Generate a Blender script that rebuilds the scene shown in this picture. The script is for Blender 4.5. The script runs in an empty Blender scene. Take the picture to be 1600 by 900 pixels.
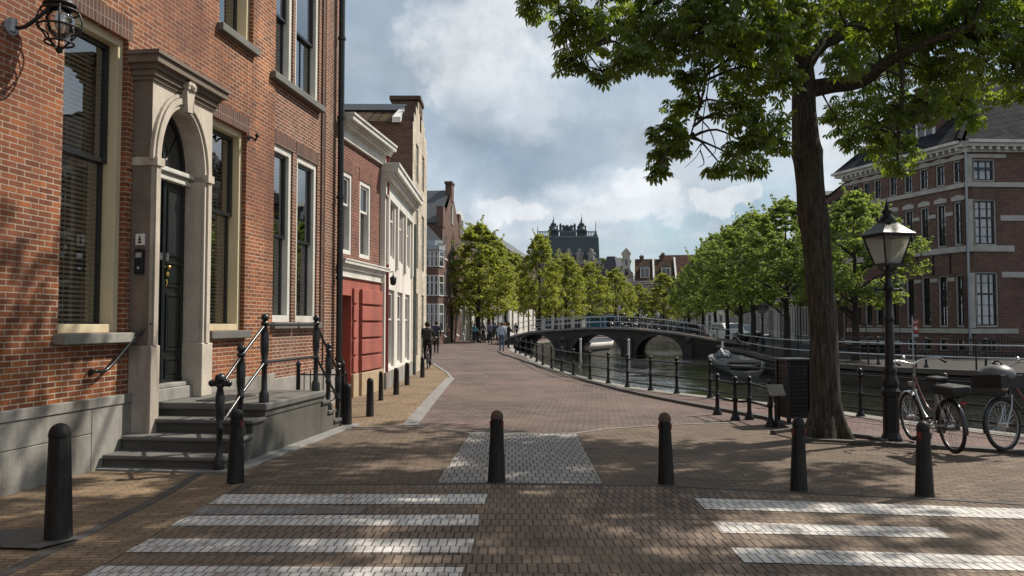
import bpy, bmesh, math, random
import numpy as np
from mathutils import Vector, Matrix
from mathutils.geometry import tessellate_polygon
random.seed(7); RNG = np.random.default_rng(7)
SC = bpy.context.scene
COL = SC.collection
R = math.radians
# ------------------------------------------------------------------ camera model (1600x900 survey of the place)
FOC = 1250.0; CAMH = 1.65; PITCH = math.atan(55 / FOC)
def ray(px, py):
    u = (px - 800) / FOC; v = (450 - py) / FOC
    c, s = math.cos(PITCH), math.sin(PITCH)
    return Vector((u, c - v * s, s + v * c))
def G(px, py, z=0.0):
    d = ray(px, py); t = (z - CAMH) / d.z
    return Vector((d.x * t, d.y * t, z))
def Pd(px, py, Y):
    d = ray(px, py); t = Y / d.y
    return Vector((d.x * t, Y, CAMH + d.z * t))
class Frame:
    """a facade: origin, u = left to right as seen from the street, local y = inward"""
    def __init__(s, p0, u):
        s.o = Vector((p0[0], p0[1], 0)); s.u = Vector((u[0], u[1], 0)).normalized()
        s.n = Vector((-s.u.y, s.u.x, 0)); s.rot = math.atan2(s.u.y, s.u.x)
    def sz(s, px, py, off=0.0):
        d = ray(px, py); C = Vector((0, 0, CAMH)); o = s.o + s.n * off
        t = (o - C).dot(s.n) / d.dot(s.n); p = C + d * t
        return (p - s.o).dot(s.u), p.z
    def loc(s, p):
        q = Vector(p) - s.o
        return Vector((q.dot(s.u), q.dot(s.n), q.z))
    def world(s, x, y=0, z=0):
        return s.o + s.u * x + s.n * y + Vector((0, 0, z))
# ------------------------------------------------------------------ mesh builder
SPLIT = {'lintel', 'plinth_block', 'letter_plate', 'button', 'window_head', 'wall_anchor', 'stone_band', 'pilaster', 'reflector', 'pedal', 'grip', 'brake_lever', 'rustic_block', 'thwart', 'verge', 'plinth', 'dormer_sculpture', 'pier_stone', 'arch_ring', 'roof_plant', 'drainpipe', 'tarpaulin', 'post', 'coping', 'gable_top', 'bracket', 'panel', 'handle'}
class MB:
    def __init__(s, M=None):
        s.v = []; s.f = []; s.m = []; s.sm = []; s.M = M
    def add(s, vs, fs, mi=0, smooth=False):
        b = len(s.v)
        for p in vs:
            p = Vector(p)
            s.v.append(s.M @ p if s.M else p)
        for f in fs:
            s.f.append([b + i for i in f]); s.m.append(mi); s.sm.append(smooth)
    def quad(s, a, b, c, d, mi=0): s.add([a, b, c, d], [(0, 1, 2, 3)], mi)
    def box(s, x0, x1, y0, y1, z0, z1, mi=0):
        s.add([(x0,y0,z0),(x1,y0,z0),(x1,y1,z0),(x0,y1,z0),(x0,y0,z1),(x1,y0,z1),(x1,y1,z1),(x0,y1,z1)],
              [(3,2,1,0),(4,5,6,7),(0,1,5,4),(1,2,6,5),(2,3,7,6),(3,0,4,7)], mi)
    def hexa(s, lo, hi, mi=0):
        s.add(list(lo) + list(hi), [(3,2,1,0),(4,5,6,7),(0,1,5,4),(1,2,6,5),(2,3,7,6),(3,0,4,7)], mi)
    def prism(s, poly, a0, a1, axis='y', mi=0, mi_side=None, holes=()):
        """polygon (two coords) with holes extruded along axis"""
        def to3(p, a):
            return {'y': (p[0], a, p[1]), 'z': (p[0], p[1], a), 'x': (a, p[0], p[1])}[axis]
        loops = [list(poly)] + [list(h) for h in holes]
        flat = [p for l in loops for p in l]
        tri = tessellate_polygon([[Vector((p[0], p[1], 0)) for p in l] for l in loops])
        s.add([to3(p, a0) for p in flat], [tuple(t) for t in tri], mi)
        s.add([to3(p, a1) for p in flat], [tuple(reversed(t)) for t in tri], mi)
        ms = mi if mi_side is None else mi_side
        for l in loops:
            n = len(l)
            for i in range(n):
                p, q = l[i], l[(i + 1) % n]
                s.add([to3(p, a0), to3(q, a0), to3(q, a1), to3(p, a1)], [(0, 1, 2, 3)], ms)
    def sheet(s, poly, z, mi=0, holes=()):
        loops = [list(poly)] + [list(h) for h in holes]
        flat = [p for l in loops for p in l]
        tri = tessellate_polygon([[Vector((p[0], p[1], 0)) for p in l] for l in loops])
        out = []
        for t in tri:
            a, b, c = (flat[i] for i in t)
            if (b[0]-a[0])*(c[1]-a[1]) - (b[1]-a[1])*(c[0]-a[0]) < 0: t = (t[0], t[2], t[1])
            out.append(tuple(t))
        s.add([(p[0], p[1], z) for p in flat], out, mi)
    def tube(s, pts, r, n=8, mi=0, smooth=True, cap=True):
        pts = [Vector(p) for p in pts]; k = len(pts)
        rr = list(r) if hasattr(r, '__len__') else [r] * k
        vs = []; prev = None
        for i in range(k):
            t = (pts[min(i + 1, k - 1)] - pts[max(i - 1, 0)]).normalized()
            if prev is None:
                a = Vector((0, 0, 1)) if abs(t.z) < .9 else Vector((1, 0, 0))
                x = t.cross(a).normalized()
            else:
                x = (prev - t * prev.dot(t)).normalized()
            prev = x; y = t.cross(x)
            for j in range(n):
                w = 2 * math.pi * j / n
                vs.append(pts[i] + (x * math.cos(w) + y * math.sin(w)) * rr[i])
        fs = []
        for i in range(k - 1):
            for j in range(n):
                fs.append((i*n+j, i*n+(j+1) % n, (i+1)*n+(j+1) % n, (i+1)*n+j))
        s.add(vs, fs, mi, smooth)
        if cap:
            s.add(vs[:n], [tuple(reversed(range(n)))], mi); s.add(vs[-n:], [tuple(range(n))], mi)
    def lathe(s, prof, n=12, c=(0, 0, 0), mi=0, smooth=True, ph=0.0):
        vs = []; k = len(prof)
        for (r, z) in prof:
            for j in range(n):
                w = 2 * math.pi * j / n + ph
                vs.append((c[0] + r * math.cos(w), c[1] + r * math.sin(w), c[2] + z))
        fs = [(i*n+j, i*n+(j+1) % n, (i+1)*n+(j+1) % n, (i+1)*n+j) for i in range(k - 1) for j in range(n)]
        s.add(vs, fs, mi, smooth)
        if prof[0][0] > 1e-4: s.add(vs[:n], [tuple(reversed(range(n)))], mi)
        if prof[-1][0] > 1e-4: s.add(vs[-n:], [tuple(range(n))], mi)
    def ball(s, c, r, n=10, mi=0, sz=1.0):
        k = max(4, n // 2)
        s.lathe([(max(1e-5, r * math.sin(math.pi * i / k)), -r * sz * math.cos(math.pi * i / k)) for i in range(k + 1)], n, c, mi)
    def torus(s, c, R0, r, n=28, m=8, axis='y', mi=0):
        vs = []; fs = []
        for i in range(n):
            a = 2 * math.pi * i / n
            for j in range(m):
                b = 2 * math.pi * j / m
                q = R0 + r * math.cos(b); h = r * math.sin(b)
                p = {'y': (q*math.cos(a), h, q*math.sin(a)), 'z': (q*math.cos(a), q*math.sin(a), h), 'x': (h, q*math.cos(a), q*math.sin(a))}[axis]
                vs.append((c[0]+p[0], c[1]+p[1], c[2]+p[2]))
                fs.append((i*m+j, i*m+(j+1) % m, ((i+1) % n)*m+(j+1) % m, ((i+1) % n)*m+j))
        s.add(vs, fs, mi, True)
    def wall(s, x0, x1, z0, z1, holes=(), y=0.0, mi=0, room=1):
        """front face with rectangular openings (x0,x1,z0,z1,depth), their reveals and dark rooms behind"""
        xs = sorted({x0, x1, *[h[0] for h in holes], *[h[1] for h in holes]})
        zs = sorted({z0, z1, *[h[2] for h in holes], *[h[3] for h in holes]})
        xs = [x for x in xs if x0 <= x <= x1]; zs = [z for z in zs if z0 <= z <= z1]
        for i in range(len(xs) - 1):
            for k in range(len(zs) - 1):
                cx, cz = (xs[i]+xs[i+1])/2, (zs[k]+zs[k+1])/2
                if any(h[0] < cx < h[1] and h[2] < cz < h[3] for h in holes): continue
                s.quad((xs[i],y,zs[k]), (xs[i+1],y,zs[k]), (xs[i+1],y,zs[k+1]), (xs[i],y,zs[k+1]), mi)
        for h in holes:
            a, b, c, d, e = h[:5]; e += y
            s.quad((a,y,c), (a,y,d), (a,e,d), (a,e,c), mi); s.quad((b,y,d), (b,y,c), (b,e,c), (b,e,d), mi)
            s.quad((a,y,d), (b,y,d), (b,e,d), (a,e,d), mi); s.quad((b,y,c), (a,y,c), (a,e,c), (b,e,c), mi)
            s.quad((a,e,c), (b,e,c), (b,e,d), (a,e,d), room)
    def ring(s, x0, x1, z0, z1, w, y0, y1, mi=0, bottom=True):
        s.box(x0, x0+w, y0, y1, z0, z1, mi); s.box(x1-w, x1, y0, y1, z0, z1, mi)
        s.box(x0+w, x1-w, y0, y1, z1-w, z1, mi)
        if bottom: s.box(x0+w, x1-w, y0, y1, z0, z0+w, mi)
    def pieces(s, gap):
        # clusters of faces whose boxes touch: each is a part of its own
        par = list(range(len(s.v)))
        def find(i):
            while par[i] != i: par[i] = par[par[i]]; i = par[i]
            return i
        for f in s.f:
            r = find(f[0])
            for i in f[1:]: par[find(i)] = r
        isl = {}
        for k, f in enumerate(s.f): isl.setdefault(find(f[0]), []).append(k)
        L = []
        for fs in isl.values():
            P_ = np.array([tuple(s.v[i]) for k in fs for i in s.f[k]]); L.append([P_.min(0) - gap, P_.max(0) + gap, fs])
        ch = True
        while ch:
            ch = False
            for i in range(len(L)):
                for j in range(len(L) - 1, i, -1):
                    if (L[i][0] <= L[j][1]).all() and (L[j][0] <= L[i][1]).all():
                        L[i] = [np.minimum(L[i][0], L[j][0]), np.maximum(L[i][1], L[j][1]), L[i][2] + L[j][2]]; del L[j]; ch = True
        out = []
        for _, _, fs in L:
            m = MB(); mp = {}
            for k in sorted(fs):
                nf = []
                for i in s.f[k]:
                    if i not in mp: mp[i] = len(m.v); m.v.append(s.v[i])
                    nf.append(mp[i])
                m.f.append(nf); m.m.append(s.m[k]); m.sm.append(s.sm[k])
            out.append(m)
        return out
    def build(s, name, mats, parent=None, bevel=0, loc=None, rz=None, weld=False):
        if parent is not None and name in SPLIT and len(s.f) > 6:
            ps = s.pieces(.004)
            if len(ps) > 1: return [p.build(name, mats, parent, bevel, loc, rz, weld) for p in ps][0]
        me = bpy.data.meshes.new(name)
        me.from_pydata([tuple(p) for p in s.v], [], s.f)
        if not isinstance(mats, (list, tuple)): mats = [mats]
        for m in mats: me.materials.append(m)
        n = len(me.polygons)
        me.polygons.foreach_set('material_index', [min(i, len(mats)-1) for i in s.m])
        me.polygons.foreach_set('use_smooth', s.sm)
        uv = me.uv_layers.new(name='metres')
        co = np.array([tuple(p) for p in s.v]).reshape(-1, 3)
        nor = np.zeros(n * 3); me.polygons.foreach_get('normal', nor); nor = np.abs(nor.reshape(-1, 3))
        lt = np.zeros(n, dtype=int); me.polygons.foreach_get('loop_total', lt)
        li = np.zeros(len(me.loops), dtype=int); me.loops.foreach_get('vertex_index', li)
        ln = np.repeat(nor, lt, axis=0); c = co[li]
        top = (ln[:, 2] > ln[:, 0]) & (ln[:, 2] > ln[:, 1]); sx = (~top) & (ln[:, 0] > ln[:, 1])
        U = np.where(sx, c[:, 1], c[:, 0]); V = np.where(top, c[:, 1], c[:, 2])
        uv.data.foreach_set('uv', np.stack([U, V], 1).ravel())
        me.update()
        o = bpy.data.objects.new(name, me); COL.objects.link(o)
        if parent: o.parent = parent
        if loc is not None: o.location = loc
        if rz is not None: o.rotation_euler = (0, 0, rz)
        if weld or bevel:
            w = o.modifiers.new('weld', 'WELD'); w.merge_threshold = .0005
        if bevel:
            b = o.modifiers.new('bevel', 'BEVEL'); b.width = bevel; b.segments = 2; b.limit_method = 'ANGLE'; b.angle_limit = R(40)
        return o
def tag(o, label=None, cat=None, group=None, kind=None):
    if label: o['label'] = label
    if cat: o['category'] = cat
    if group: o['group'] = group
    if kind: o['kind'] = kind
    return o
def thing(name, label, cat, loc=(0, 0, 0), rz=0.0, group=None):
    o = bpy.data.objects.new(name, None); COL.objects.link(o); o.empty_display_size = .2
    o.location = loc; o.rotation_euler = (0, 0, rz)
    return tag(o, label, cat, group)
def struct(name, mb, mats, **k):
    return tag(mb.build(name, mats, **k), kind='structure')
def copy_tree(o, parent=None):
    c = o.copy(); COL.objects.link(c); c.parent = parent
    for ch in list(o.children): copy_tree(ch, c)
    return c
def arc(cx, cz, r, a0, a1, n, rz=None):
    rz = r if rz is None else rz
    return [(cx + r * math.cos(a0 + (a1-a0)*i/n), cz + rz * math.sin(a0 + (a1-a0)*i/n)) for i in range(n + 1)]
def smooth_path(pts, k=6):
    P = [Vector(p) for p in pts]; out = []
    for i in range(len(P) - 1):
        p0 = P[max(i-1, 0)]; p1 = P[i]; p2 = P[i+1]; p3 = P[min(i+2, len(P)-1)]
        for j in range(k):
            t = j / k
            out.append(.5*((2*p1)+(p2-p0)*t+(2*p0-5*p1+4*p2-p3)*t*t+(3*p1-p0-3*p2+p3)*t**3))
    out.append(P[-1]); return out
# ------------------------------------------------------------------ materials
def new_mat(name):
    m = bpy.data.materials.new(name); m.use_nodes = True
    nt = m.node_tree; b = nt.nodes['Principled BSDF']
    return m, nt, b
def nd(nt, t, **k):
    n = nt.nodes.new(t)
    for a, v in k.items():
        if a in n.inputs: n.inputs[a].default_value = v
        else: setattr(n, a, v)
    return n
def rgba(c): return (c[0], c[1], c[2], 1)
def mixc(nt, a, b, fac, blend='MIX'):
    n = nt.nodes.new('ShaderNodeMix'); n.data_type = 'RGBA'; n.blend_type = blend
    for sock, v in ((n.inputs[0], fac), (n.inputs[6], a), (n.inputs[7], b)):
        if hasattr(v, 'links') or hasattr(v, 'is_linked'): nt.links.new(v, sock)
        else: sock.default_value = v if not isinstance(v, tuple) else rgba(v)
    return n.outputs[2]
def ramp(nt, fac, stops):
    n = nt.nodes.new('ShaderNodeValToRGB'); e = n.color_ramp.elements
    while len(e) < len(stops): e.new(.5)
    for i, (p, c) in enumerate(stops):
        e[i].position = p; e[i].color = rgba(c) if isinstance(c, tuple) else (c, c, c, 1)
    nt.links.new(fac, n.inputs[0]); return n.outputs[0]
def noise(nt, vec, scale, detail=4, rough=.6, dist=0.0):
    n = nd(nt, 'ShaderNodeTexNoise', Scale=scale, Detail=detail, Roughness=rough, Distortion=dist)
    if vec is not None: nt.links.new(vec, n.inputs['Vector'])
    return n.outputs[0]
def math_(nt, op, a, b=None):
    n = nt.nodes.new('ShaderNodeMath'); n.operation = op
    for i, v in enumerate((a, b)):
        if v is None: continue
        if hasattr(v, 'is_linked'): nt.links.new(v, n.inputs[i])
        else: n.inputs[i].default_value = v
    return n.outputs[0]
def bump(nt, b, h, strength=.3, dist=.01):
    n = nd(nt, 'ShaderNodeBump', Strength=strength, Distance=dist)
    nt.links.new(h, n.inputs['Height']); nt.links.new(n.outputs[0], b.inputs['Normal'])
def pm(name, col, rough=.6, metal=0.0, var=.25, scale=6.0, bmp=.0, spec=.4, stain=None, streak=False, bscale=None):
    m, nt, b = new_mat(name)
    tc = nt.nodes.new('ShaderNodeTexCoord'); vec = tc.outputs['Object']
    n1 = noise(nt, vec, scale); n2 = noise(nt, vec, scale * 7, 3)
    f = math_(nt, 'ADD', math_(nt, 'MULTIPLY', n1, .65), math_(nt, 'MULTIPLY', n2, .35))
    lo = tuple(c * (1 - var) for c in col); hi = tuple(min(1, c * (1 + var)) for c in col)
    c = ramp(nt, f, [(.3, lo), (.7, hi)])
    if stain:
        mp = nd(nt, 'ShaderNodeMapping'); nt.links.new(vec, mp.inputs[0])
        mp.inputs['Scale'].default_value = (1, 1, .18) if streak else (1, 1, 1)
        s = ramp(nt, noise(nt, mp.outputs[0], stain[2] if len(stain) > 2 else 2.2, 6, .65), [(.48, 0.0), (.68, 1.0)])
        c = mixc(nt, c, stain[0], math_(nt, 'MULTIPLY', s, stain[1]))
    nt.links.new(c, b.inputs['Base Color'])
    b.inputs['Roughness'].default_value = rough; b.inputs['Metallic'].default_value = metal
    b.inputs['Specular IOR Level'].default_value = spec
    if rough > .15:
        nt.links.new(math_(nt, 'ADD', math_(nt, 'MULTIPLY', n2, .25), rough - .12), b.inputs['Roughness'])
    if bmp: bump(nt, b, noise(nt, vec, bscale or scale * 9, 5), bmp, .01)
    return m
def brick(name, c1, c2, mortar, bw, bh, ms=.008, coords='UV', rot=0.0, bmp=.5, vary=.45, runoff=0, stain=None, moff=.5, wob=.0, rough=.85, big=.25, tint=None, spec=.25):
    m, nt, b = new_mat(name)
    tc = nt.nodes.new('ShaderNodeTexCoord'); src = tc.outputs[coords]; vec = src
    if wob:
        nn = nd(nt, 'ShaderNodeTexNoise', Scale=1.6, Detail=3); nt.links.new(vec, nn.inputs['Vector'])
        sub = nd(nt, 'ShaderNodeVectorMath', operation='SUBTRACT'); nt.links.new(nn.outputs['Color'], sub.inputs[0]); sub.inputs[1].default_value = (.5, .5, .5)
        sc = nd(nt, 'ShaderNodeVectorMath', operation='SCALE'); nt.links.new(sub.outputs[0], sc.inputs[0]); sc.inputs['Scale'].default_value = wob
        ad = nd(nt, 'ShaderNodeVectorMath', operation='ADD'); nt.links.new(vec, ad.inputs[0]); nt.links.new(sc.outputs[0], ad.inputs[1]); vec = ad.outputs[0]
    mp = nd(nt, 'ShaderNodeMapping'); nt.links.new(vec, mp.inputs[0]); mp.inputs['Rotation'].default_value = (0, 0, rot)
    t = nd(nt, 'ShaderNodeTexBrick', offset=moff, Scale=1.0)
    nt.links.new(mp.outputs[0], t.inputs['Vector'])
    t.inputs['Color1'].default_value = rgba(c1); t.inputs['Color2'].default_value = rgba(c2); t.inputs['Mortar'].default_value = rgba(mortar)
    t.inputs['Mortar Size'].default_value = ms; t.inputs['Mortar Smooth'].default_value = .25; t.inputs['Bias'].default_value = 0
    t.inputs['Brick Width'].default_value = bw; t.inputs['Row Height'].default_value = bh
    c = t.outputs['Color']
    # second, shifted set of bricks gives a wider spread of tones
    t2 = nd(nt, 'ShaderNodeTexBrick', offset=moff, Scale=1.0); mp2 = nd(nt, 'ShaderNodeMapping')
    nt.links.new(mp.outputs[0], mp2.inputs[0]); mp2.inputs['Location'].default_value = (bw * 14, bh * 22, 0); nt.links.new(mp2.outputs[0], t2.inputs['Vector'])
    for k_, v_ in (('Color1', (.45,.42,.42,1)), ('Color2', (1.3,1.25,1.2,1)), ('Mortar', (1,1,1,1))): t2.inputs[k_].default_value = v_
    t2.inputs['Mortar Size'].default_value = ms; t2.inputs['Brick Width'].default_value = bw; t2.inputs['Row Height'].default_value = bh
    c = mixc(nt, c, t2.outputs['Color'], vary, 'MULTIPLY')
    nb = noise(nt, src, .9, 5, .6)
    c = mixc(nt, c, ramp(nt, nb, [(.3, 1 - big), (.7, 1 + big * .6)]), 1.0, 'MULTIPLY')
    if runoff:
        mr_ = nd(nt, 'ShaderNodeMapping'); nt.links.new(src, mr_.inputs[0]); mr_.inputs['Scale'].default_value = (2.2, .13, 1)
        c = mixc(nt, c, ramp(nt, noise(nt, mr_.outputs[0], 1.0, 5, .65), [(.36, 1 - runoff), (.56, 1.06)]), 1.0, 'MULTIPLY')
    ns = noise(nt, src, 60, 3)
    c = mixc(nt, c, ramp(nt, ns, [(.25, .7), (.75, 1.2)]), .7, 'MULTIPLY')
    if tint: c = mixc(nt, c, tint[0], math_(nt, 'MULTIPLY', ramp(nt, noise(nt, src, tint[2], 3), [(.42, 0.0), (.62, 1.0)]), tint[1]))
    if stain:
        s = ramp(nt, noise(nt, src, stain[2], 6, .7, .4), [(.52, 0.0), (.66, 1.0)])
        c = mixc(nt, c, stain[0], math_(nt, 'MULTIPLY', s, stain[1]))
    nt.links.new(c, b.inputs['Base Color']); b.inputs['Roughness'].default_value = rough; b.inputs['Specular IOR Level'].default_value = spec
    h = math_(nt, 'ADD', math_(nt, 'MULTIPLY', t.outputs['Fac'], -1.0), math_(nt, 'MULTIPLY', noise(nt, src, 30, 4), .5))
    if coords == 'Object':   # settled paving: bricks stand at slightly different heights on a wavy bed
        bw_ = nt.nodes.new('ShaderNodeRGBToBW'); nt.links.new(t2.outputs['Color'], bw_.inputs[0])
        h = math_(nt, 'ADD', h, math_(nt, 'MULTIPLY', bw_.outputs[0], .45)); h = math_(nt, 'ADD', h, math_(nt, 'MULTIPLY', noise(nt, src, 2.2, 4, .55), 7.0))
    bump(nt, b, h, bmp, .012)
    return m
def tiles(name, c1, c2, w=.24, h=.3):
    m, nt, b = new_mat(name)
    tc = nt.nodes.new('ShaderNodeTexCoord')
    t = nd(nt, 'ShaderNodeTexBrick', offset=0.0, Scale=1.0); nt.links.new(tc.outputs['UV'], t.inputs['Vector'])
    t.inputs['Color1'].default_value = rgba(c1); t.inputs['Color2'].default_value = rgba(c2); t.inputs['Mortar'].default_value = rgba(tuple(c*.25 for c in c1))
    t.inputs['Mortar Size'].default_value = .02; t.inputs['Mortar Smooth'].default_value = .6; t.inputs['Brick Width'].default_value = w; t.inputs['Row Height'].default_value = h
    c = mixc(nt, t.outputs[0], ramp(nt, noise(nt, tc.outputs['Object'], 1.2, 5), [(.3, .6), (.7, 1.3)]), 1.0, 'MULTIPLY')
    nt.links.new(c, b.inputs['Base Color']); b.inputs['Roughness'].default_value = .9; b.inputs['Specular IOR Level'].default_value = .03
    bump(nt, b, math_(nt, 'MULTIPLY', t.outputs['Fac'], -1.0), .9, .04)
    return m
def glass_mat(name, tint=(1, 1, 1), floor=.06, boost=1.0):
    m = bpy.data.materials.new(name); m.use_nodes = True; nt = m.node_tree; nt.nodes.clear()
    out = nt.nodes.new('ShaderNodeOutputMaterial'); mix = nt.nodes.new('ShaderNodeMixShader')
    tr = nd(nt, 'ShaderNodeBsdfTransparent', Color=rgba(tint)); gl = nd(nt, 'ShaderNodeBsdfGlossy', Roughness=.015)
    fr = nd(nt, 'ShaderNodeFresnel', IOR=1.52)
    tc = nt.nodes.new('ShaderNodeTexCoord')
    bp = nd(nt, 'ShaderNodeBump', Strength=.12, Distance=.02); nt.links.new(noise(nt, tc.outputs['Object'], 1.6, 2), bp.inputs['Height'])
    nt.links.new(bp.outputs[0], gl.inputs['Normal'])
    f = math_(nt, 'ADD', math_(nt, 'MULTIPLY', fr.outputs[0], boost), floor)
    nt.links.new(f, mix.inputs[0]); nt.links.new(tr.outputs[0], mix.inputs[1]); nt.links.new(gl.outputs[0], mix.inputs[2])
    nt.links.new(mix.outputs[0], out.inputs[0]); return m
def leaf_mat(name, dark, light, trans, tmix=.45, rough=.55):
    m, nt, b = new_mat(name); nt.nodes.remove(b)
    out = [n for n in nt.nodes if n.type == 'OUTPUT_MATERIAL'][0]
    g = nt.nodes.new('ShaderNodeNewGeometry'); tc = nt.nodes.new('ShaderNodeTexCoord'); oi = nt.nodes.new('ShaderNodeObjectInfo')
    f = math_(nt, 'ADD', math_(nt, 'MULTIPLY', g.outputs['Random Per Island'], .6), math_(nt, 'MULTIPLY', noise(nt, tc.outputs['Object'], .7, 3), .45))
    f = math_(nt, 'ADD', f, math_(nt, 'MULTIPLY', math_(nt, 'SUBTRACT', oi.outputs['Random'], .3), .3))
    c = ramp(nt, f, [(.25, dark), (.95, light)])
    ct = mixc(nt, c, trans, .7)
    d = nd(nt, 'ShaderNodeBsdfDiffuse'); nt.links.new(c, d.inputs[0])
    t = nd(nt, 'ShaderNodeBsdfTranslucent'); nt.links.new(ct, t.inputs[0])
    gl = nd(nt, 'ShaderNodeBsdfGlossy', Roughness=rough); gl.inputs[0].default_value = (.8, .85, .8, 1)
    m1 = nt.nodes.new('ShaderNodeMixShader'); m1.inputs[0].default_value = tmix
    m2 = nt.nodes.new('ShaderNodeMixShader'); m2.inputs[0].default_value = .05
    nt.links.new(d.outputs[0], m1.inputs[1]); nt.links.new(t.outputs[0], m1.inputs[2])
    nt.links.new(m1.outputs[0], m2.inputs[1]); nt.links.new(gl.outputs[0], m2.inputs[2])
    nt.links.new(m2.outputs[0], out.inputs[0]); return m

M = {}
M['brick_orange'] = brick('orange brick', (.36,.12,.037), (.20,.065,.03), (.50,.42,.32), .205, .061, .0068, stain=((.09,.05,.04), .6, .55), wob=.008, vary=.65, runoff=.4, tint=((.13,.05,.035), .55, .4))
M['brick_brown'] = brick('brown red brick', (.24,.085,.045), (.155,.06,.036), (.48,.42,.33), .205, .061, .0068, runoff=.35, stain=((.30,.24,.19), .45, .5), wob=.006)
M['brick_red'] = brick('red brick', (.215,.082,.055), (.155,.062,.045), (.27,.2,.16), .205, .068, .007)
M['brick_dark'] = brick('dark brick', (.13,.075,.05), (.09,.055,.04), (.16,.12,.1), .21, .068, .008)
M['brick_far'] = brick('purple brown brick', (.165,.09,.068), (.12,.07,.056), (.18,.14,.12), .24, .085, .008, big=.2)
M['brick_lintel'] = brick('soldier brick', (.13,.055,.04), (.09,.045,.035), (.2,.17,.13), .066, .4, .008, moff=0)
M['brick_cream'] = brick('cream painted brick', (.52,.46,.37), (.58,.52,.42), (.36,.31,.25), .21, .07, .006, bmp=.4, stain=((.27,.2,.14), .6, .8))
M['brick_quay'] = brick('quay brick', (.06,.05,.042), (.045,.04,.034), (.07,.065,.055), .22, .075, .008, stain=((.03,.035,.02), .7, .7))
M['stone'] = pm('grey stone', (.25,.235,.21), .8, var=.25, scale=2.5, bmp=.3, bscale=60, stain=((.085,.075,.06), .7, 1.6), streak=True)
M['stone_pale'] = pm('pale sandstone band', (.40,.38,.34), .8, var=.15, scale=2.5, stain=((.2,.18,.15), .5, 1.4))
M['rim'] = pm('dull rim', (.22,.22,.22), .4, metal=.8, var=.3)
M['stone_warm'] = pm('weathered sandstone', (.46,.40,.33), .8, var=.2, scale=3, bmp=.3, bscale=40, stain=((.13,.10,.08), .7, 1.6), streak=True)
M['stone_dark'] = pm('dark sandstone', (.16,.125,.10), .85, var=.3, scale=3, bmp=.3, bscale=40, stain=((.06,.05,.045), .7, 1.4), streak=True)
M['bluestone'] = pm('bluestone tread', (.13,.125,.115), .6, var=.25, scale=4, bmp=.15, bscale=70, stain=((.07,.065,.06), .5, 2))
M['bluestone_side'] = pm('shade toned weathered bluestone', (.085,.079,.068), .75, var=.3, scale=2, bmp=.2, bscale=40, stain=((.05,.05,.04), .85, 1.3), streak=True)  # risers and sides: darker copy of the treads, shade put into colour, plus stains
M['coping'] = pm('quay coping', (.22,.20,.175), .8, var=.3, scale=2, bmp=.3, stain=((.09,.08,.06), .5, 1.5))
M['kerb'] = pm('kerb stone', (.20,.19,.18), .75, var=.3, scale=3, bmp=.2)
M['kerb_dark'] = pm('dark kerb', (.07,.062,.055), .8, var=.35, scale=4, bmp=.2)
M['cream'] = pm('cream paint', (.55,.47,.31), .45, var=.1, scale=3, stain=((.33,.26,.16), .35, 2), streak=True)
M['white'] = pm('white paint', (.62,.60,.56), .5, var=.1, scale=3, stain=((.33,.3,.26), .4, 2), streak=True)
M['offwhite'] = pm('off white paint', (.56,.54,.49), .55, var=.12, scale=2, stain=((.28,.24,.19), .55, 1.6), streak=True)
M['stucco'] = pm('white stucco', (.62,.58,.52), .8, var=.1, scale=1.4, bmp=.2, bscale=40, stain=((.33,.29,.23), .5, .9), streak=True)
M['black'] = pm('black gloss paint', (.012,.013,.014), .3, var=.3, scale=10, spec=.5)
M['iron'] = pm('black iron', (.009,.009,.010), .45, var=.4, scale=14, spec=.35, bmp=.15, bscale=60)
M['bollard'] = pm('bollard iron', (.011,.0105,.010), .55, var=.4, scale=7, spec=.25, bmp=.2, bscale=50, stain=((.05,.042,.035), .6, 6), streak=True)
M['rust'] = pm('rusty iron', (.075,.044,.027), .65, var=.4, scale=20, bmp=.2)
M['reflector'] = pm('dull red reflector', (.12,.016,.014), .6, var=.5, scale=40)
M['redmark'] = pm('faded red', (.23,.025,.022), .5, var=.4, scale=30)
M['door'] = pm('black green door', (.007,.010,.0095), .3, var=.3, scale=8, spec=.5)
M['brass'] = pm('brass', (.6,.42,.14), .3, metal=1, var=.15)
M['chrome'] = pm('steel', (.55,.55,.56), .3, metal=1, var=.15)
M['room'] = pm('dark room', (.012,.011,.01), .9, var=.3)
M['blind'] = pm('venetian blind', (.72,.62,.42), .5, var=.1)
M['redplaster'] = pm('red painted plaster', (.31,.088,.062), .75, var=.2, scale=2, bmp=.1, stain=((.17,.055,.045), .7, 1.6), streak=True)
M['reddark'] = pm('dark red door', (.17,.03,.022), .5, var=.15)
M['sandplinth'] = pm('sand plinth', (.36,.27,.17), .8, var=.2, bmp=.2)
M['lead'] = pm('grey zinc', (.30,.32,.34), .5, metal=.3, var=.2)
M['pipe_green'] = pm('grey drainpipe', (.10,.11,.10), .5, var=.2)
M['glass'] = glass_mat('window glass', (.86,.88,.86), .2, 1.9)
M['pane'] = pm('dark glass', (.02,.023,.025), .06, var=.4, scale=.8, spec=1.0)
M['lampglass'] = pm('frosted lamp glass', (.42,.40,.36), .25, var=.2, scale=5)
M['tile_dark'] = tiles('dark roof tile', (.018,.019,.022), (.028,.029,.032))
M['tile_big'] = tiles('big dark pantile', (.02,.021,.025), (.032,.033,.037), .38, .42)
M['tile_brown'] = tiles('brown roof tile', (.085,.06,.04), (.065,.047,.033))
M['tile_red'] = tiles('red roof tile', (.20,.062,.035), (.15,.05,.03))
M['tile_maroon'] = tiles('maroon roof tile', (.085,.046,.038), (.065,.038,.032))
M['slate'] = pm('slate roof', (.05,.053,.06), .55, var=.3, scale=4, bmp=.3)
M['copper'] = pm('green grey metal', (.055,.075,.078), .5, var=.25, scale=.8)
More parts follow.
